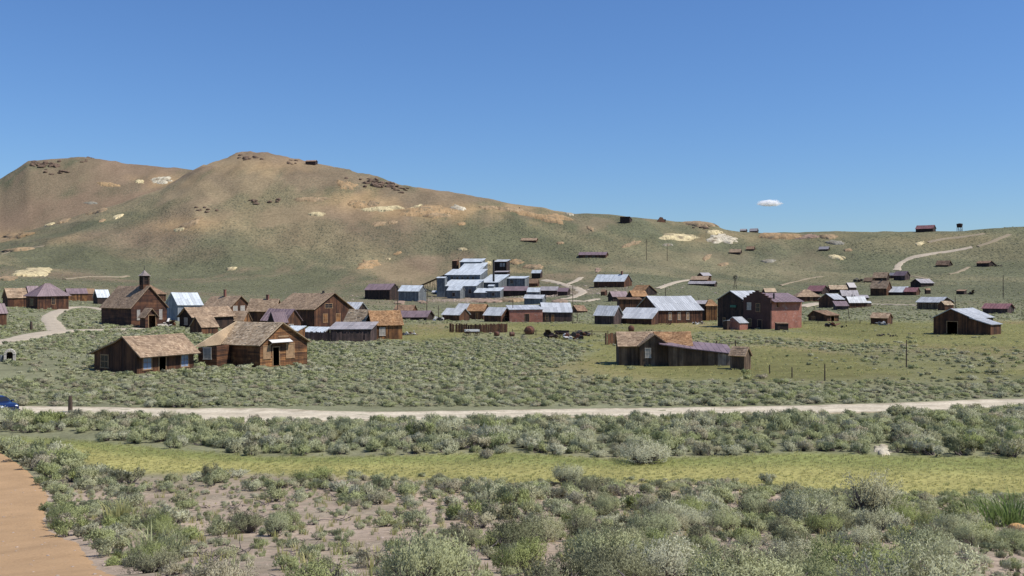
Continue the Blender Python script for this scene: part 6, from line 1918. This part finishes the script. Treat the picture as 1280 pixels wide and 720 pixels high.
# ---- scrub and grass nobody could count: instanced on points
def scatter(name, label, variants, pts, scl, rot, var):
    col = bpy.data.collections.new(name + "_kinds")
    for k, me in enumerate(variants):
        o = bpy.data.objects.new("%s_kind_%s" % (name, "abcdefghijkl"[k]), me); col.objects.link(o)
    me = bpy.data.meshes.new(name)
    me.vertices.add(len(pts)); me.vertices.foreach_set("co", pts.astype(np.float32).ravel())
    a = me.attributes.new("size", 'FLOAT_VECTOR', 'POINT'); a.data.foreach_set("vector", scl.astype(np.float32).ravel())
    a = me.attributes.new("turn", 'FLOAT', 'POINT'); a.data.foreach_set("value", rot.astype(np.float32))
    a = me.attributes.new("kind", 'INT', 'POINT'); a.data.foreach_set("value", var.astype(np.int32))
    o = link(bpy.data.objects.new(name, me))
    g = bpy.data.node_groups.new(name, 'GeometryNodeTree')
    g.interface.new_socket("Geometry", in_out='INPUT', socket_type='NodeSocketGeometry')
    g.interface.new_socket("Geometry", in_out='OUTPUT', socket_type='NodeSocketGeometry')
    gi = g.nodes.new("NodeGroupInput"); go = g.nodes.new("NodeGroupOutput")
    ip = g.nodes.new("GeometryNodeInstanceOnPoints"); ci = g.nodes.new("GeometryNodeCollectionInfo")
    ci.inputs["Collection"].default_value = col
    ci.inputs["Separate Children"].default_value = True; ci.inputs["Reset Children"].default_value = True
    def attr(nm, ty):
        n = g.nodes.new("GeometryNodeInputNamedAttribute"); n.data_type = ty; n.inputs["Name"].default_value = nm
        return [s for s in n.outputs if s.enabled and s.name == "Attribute"][0]
    cx = g.nodes.new("ShaderNodeCombineXYZ"); g.links.new(attr("turn", 'FLOAT'), cx.inputs[2])
    g.links.new(gi.outputs[0], ip.inputs["Points"]); g.links.new(ci.outputs[0], ip.inputs["Instance"])
    ip.inputs["Pick Instance"].default_value = True
    g.links.new(attr("kind", 'INT'), ip.inputs["Instance Index"])
    g.links.new(cx.outputs[0], ip.inputs["Rotation"]); g.links.new(attr("size", 'FLOAT_VECTOR'), ip.inputs["Scale"])
    g.links.new(ip.outputs[0], go.inputs[0])
    md = o.modifiers.new("scatter", 'NODES'); md.node_group = g
    o["kind"] = "stuff"; o["label"] = label
    return o
R_ = C_[rest]
for nm, lab, vs, sel in (("sagebrush_scrub", "grey-green sagebrush scrub along the road and nearer plain", MD, R_[:, 1] < 105), ("distant_scrub", "low grey-green scrub covering the plain around the town", LO, R_[:, 1] >= 105)):
    Q = R_[sel]
    scatter(nm, lab, vs, Q[:, :3] - [0, 0, .04], np.column_stack([Q[:, 3] * RNG.uniform(.8, 1.45, len(Q)), Q[:, 3] * RNG.uniform(.75, 1.15, len(Q)), Q[:, 4]]), Q[:, 8], RNG.integers(0, 6, len(Q)))

def tuft_mesh(name, seed, n, h, spread, w, mat, droop=.35):
    r = np.random.default_rng(seed); V, Fc = [], []
    for i in range(n):
        a = r.uniform(0, 6.28); b = r.uniform(0, spread)
        p = np.array([b * math.cos(a), b * math.sin(a), 0]); L = h * r.uniform(.55, 1.1)
        a2 = a + r.normal() * .6; out = np.array([math.cos(a2), math.sin(a2), 0]) * droop * r.uniform(.2, 1.2)
        sd = np.array([-math.sin(a2 + r.normal()), math.cos(a2 + r.normal()), 0]) * w
        m = p + out * L * .4 + np.array([0, 0, L * .6]); t = p + out * L * 1.1 + np.array([0, 0, L * (1 - droop * .35)])
        k = len(V)
        V += [p - sd, p + sd, m + sd * .8, m - sd * .8, t]
        Fc += [(k, k + 1, k + 2, k + 3), (k + 3, k + 2, k + 4)]
    me = bpy.data.meshes.new(name); me.from_pydata([tuple(v) for v in V], [], Fc); me.materials.append(mat); me.update()
    return me
TS = [tuft_mesh("straw_tuft", 1 + i, 16, 1, .55, .05, M['grass_straw'], .4) for i in range(3)]
TG = [tuft_mesh("green_tuft", 11 + i, 16, 1, .5, .05, M['grass_green'], .35) for i in range(3)]
TP = [tuft_mesh("pale_tuft", 21 + i, 26, 1, .3, .025, M['grass_pale'], .5) for i in range(3)]
# grass strip
X, Y, r = jitter_grid(-40, 40, 28, 74, .33, 9)
Z = terrain(X, Y); px, py = to_px(X, Y, Z); s, far, near = strip_mask(px, py)
keep = (r.random(len(X)) < s * .8) & (path_side(X, Y) > .3)
X, Y, Z, px, py, far, near = [a[keep] for a in (X, Y, Z, px, py, far, near)]
gf = (py - far) / np.maximum(near - far, 4)
green = r.random(len(X)) < np.clip(.8 - gf * 1.6, .06, .8)
sc = r.uniform(.07, .17, len(X)) * np.where(green, 1.2, 1)
scatter("grass_strip", "strip of straw and green grass at the foot of the slope", TS + TG, np.column_stack([X, Y, Z - .02]), np.column_stack([sc * 1.5, sc * 1.5, sc]), r.uniform(0, 6.28, len(X)), np.where(green, 3, 0) + r.integers(0, 3, len(X)))
# sparse tufts and weeds on the bare foreground soil
X, Y, r = jitter_grid(-28, 28, 9.5, 50, .62, 10)
Z = terrain(X, Y); px, py = to_px(X, Y, Z)
keep = (r.random(len(X)) < .55) & (py > np.interp(px, *STRIP_NEAR)) & (path_side(X, Y) > .15)
X, Y, Z, px = X[keep], Y[keep], Z[keep], px[keep]
sc = r.uniform(.10, .28, len(X))
scatter("weeds", "small tufts of grass and weeds on the foreground soil", TS + TG + TP, np.column_stack([X, Y, Z - .01]), np.column_stack([sc * .8, sc * .8, sc]), r.uniform(0, 6.28, len(X)), r.integers(0, 9, len(X)))
# low dry sage seedlings
X, Y, r = jitter_grid(-28, 28, 9.5, 48, .75, 12)
Z = terrain(X, Y); px, py = to_px(X, Y, Z)
keep = (r.random(len(X)) < .46) & (py > np.interp(px, *STRIP_NEAR) - 3) & (path_side(X, Y) > .2)
X, Y, Z = X[keep], Y[keep], Z[keep]
sc = r.uniform(.10, .24, len(X))
scatter("sage_seedlings", "low young sage plants dotted over the bare soil", MD, np.column_stack([X, Y, Z - .01]), np.column_stack([sc, sc, sc * 1.1]), r.uniform(0, 6.28, len(X)), r.integers(0, 6, len(X)))
# grass standing in the open meadow round the town
X, Y, r = jitter_grid(-80, 190, 105, 330, 1.5, 15)
Z = terrain(X, Y); px, py = to_px(X, Y, Z)
keep = (r.random(len(X)) < .8 * meadow_mask(X, Y, px, py)) & ~on_building(X, Y, .2) & (road_dist(X, Y) > .4)
X, Y, Z = X[keep], Y[keep], Z[keep]
sc = r.uniform(.16, .42, len(X))
scatter("meadow_grass", "tufted meadow grass on the open ground round the town", TS + TG, np.column_stack([X, Y, Z - .02]), np.column_stack([sc * 1.6, sc * 1.6, sc * .8]), r.uniform(0, 6.28, len(X)), r.integers(0, 6, len(X)))
# dead sage twigs lying about
TW = []
for k in range(4):
    rr = random.Random(k + 50); wd = MB()
    for i in range(7):
        a = rr.uniform(0, 6.28); x, y = rr.uniform(-.4, .4), rr.uniform(-.4, .4); L = rr.uniform(.3, .9)
        wd.tube([(x, y, .03), (x + L * .5 * math.cos(a), y + L * .5 * math.sin(a), rr.uniform(.05, .2)), (x + L * math.cos(a + .4), y + L * math.sin(a + .4), rr.uniform(.03, .35))], [.03, .02, .008], 3, cap=False)
    TW.append(wd.mesh("twigs", M['deadwood'] if 'deadwood' in M else M['twig']))
X, Y, r = jitter_grid(-26, 26, 9.5, 46, 1.3, 16)
Z = terrain(X, Y); px, py = to_px(X, Y, Z)
keep = (r.random(len(X)) < .4) & (py > np.interp(px, *STRIP_NEAR)) & (path_side(X, Y) > .1)
X, Y, Z = X[keep], Y[keep], Z[keep]
sc = r.uniform(.25, .7, len(X))
scatter("dead_twigs", "grey dead sage twigs lying on the foreground soil", TW, np.column_stack([X, Y, Z]), np.column_stack([sc, sc, sc]), r.uniform(0, 6.28, len(X)), r.integers(0, 4, len(X)))
# bunch grasses the photograph singles out
def bunch(label, px, py, w, h, mesh):
    p = at(px, py); s = p.y / F
    o = bpy.data.objects.new("bunch_grass", mesh); o.location = p; o.scale = (w * s, w * s, h * s); link(o); tag(o, label, "grass clump")
bunch("tall pale bunch of grass among the bushes right of the footpath", 190, 700, 60, 50, tuft_mesh("bunch_grass", 31, 150, 1, .45, .012, M['grass_pale'], .5))
bunch("green bunch of grass behind the tall pale bunch", 152, 655, 42, 36, tuft_mesh("bunch_grass", 32, 130, 1, .45, .014, M['grass_green'], .35))
bunch("lush green grass clump at the right frame edge beside the scrub", 1262, 655, 76, 40, tuft_mesh("bunch_grass", 33, 320, 1, .6, .009, M['grass_lush'], .55))
bunch("pale bunch of grass leaning out just right of the tall pale bunch", 222, 692, 34, 34, tuft_mesh("bunch_grass", 34, 90, 1, .35, .014, M['grass_pale'], .7))
# stones
V = []
peb = []
for k in range(3):
    import bmesh
    bm = bmesh.new(); bmesh.ops.create_icosphere(bm, subdivisions=1, radius=1.0)
    rr = random.Random(k)
    for v in bm.verts: v.co *= rr.uniform(.65, 1.15); v.co.z *= .6
    me = bpy.data.meshes.new("pebble"); bm.to_mesh(me); bm.free(); me.materials.append(M['rock_grey']); peb.append(me)
X, Y, r = jitter_grid(-26, 26, 8, 46, .42, 14)
Z = terrain(X, Y); px, py = to_px(X, Y, Z)
keep = (r.random(len(X)) < .28) & (py > np.interp(px, *STRIP_NEAR))
X, Y, Z = X[keep], Y[keep], Z[keep]
sc = .012 + .05 * r.random(len(X)) ** 4
scatter("stones", "small stones scattered over the foreground soil and footpath", peb, np.column_stack([X, Y, Z + .05 * (path_side(X, Y) < 0)]), np.column_stack([sc, sc, sc]), r.uniform(0, 6.28, len(X)), r.integers(0, 3, len(X)))

# broken rock and spoil round the stamp mill
n = 900
X = RNG.normal(0, 1, n) * 50 + 5; Y = 612 + RNG.normal(0, 1, n) * 26
k = ~on_building(X, Y, 1.0); X, Y = X[k], Y[k]
sc = .25 + 1.1 * RNG.random(len(X)) ** 4
scatter("mill_rubble", "broken rock and spoil scattered round the stamp mill", peb, np.column_stack([X, Y, terrain(X, Y)]), np.column_stack([sc * 1.3, sc, sc * .8]), RNG.uniform(0, 6.28, len(X)), RNG.integers(0, 3, len(X)))

# ---------------------------------------------------------------- the one small cloud
D_ = 6500.0
cl, nt, bs = newmat("cloud_vapour")
nt.nodes.remove(bs)
pv = N(nt, "ShaderNodeVolumePrincipled"); tc = N(nt, "ShaderNodeTexCoord")
pv.inputs["Color"].default_value = (1, 1, 1, 1); pv.inputs["Anisotropy"].default_value = 0.0
nz_ = noise(nt, mapped(nt, tc.outputs["Object"], (2.2, 2.2, 1.4)), 1.6, 5, .6)
ln = N(nt, "ShaderNodeVectorMath", operation='LENGTH'); nt.links.new(tc.outputs["Object"], ln.inputs[0])
sepz = N(nt, "ShaderNodeSeparateXYZ"); nt.links.new(tc.outputs["Object"], sepz.inputs[0])
edge = math_(nt, 'SUBTRACT', math_(nt, 'SUBTRACT', 1.12, ln.outputs["Value"]), math_(nt, 'MULTIPLY', nz_, .95))
dens = maprange(nt, edge, 0.0, 0.2, 0.0, 0.07)
nt.links.new(dens, pv.inputs["Density"])
nt.links.new(pv.outputs[0], nt.nodes["Material Output"].inputs["Volume"])
import bmesh
bm = bmesh.new(); bmesh.ops.create_icosphere(bm, subdivisions=3, radius=1.0)
me = bpy.data.meshes.new("cloud"); bm.to_mesh(me); bm.free(); me.materials.append(cl)
o = bpy.data.objects.new("cloud", me)
o.location = ((962 - 640) / F * D_, D_, EYE + (360 - 254) / F * D_)
o.scale = (25 / F * D_, 90, 6.4 / F * D_)
link(o); tag(o, "single small white cloud low in the clear blue sky", "cloud", None, "stuff")
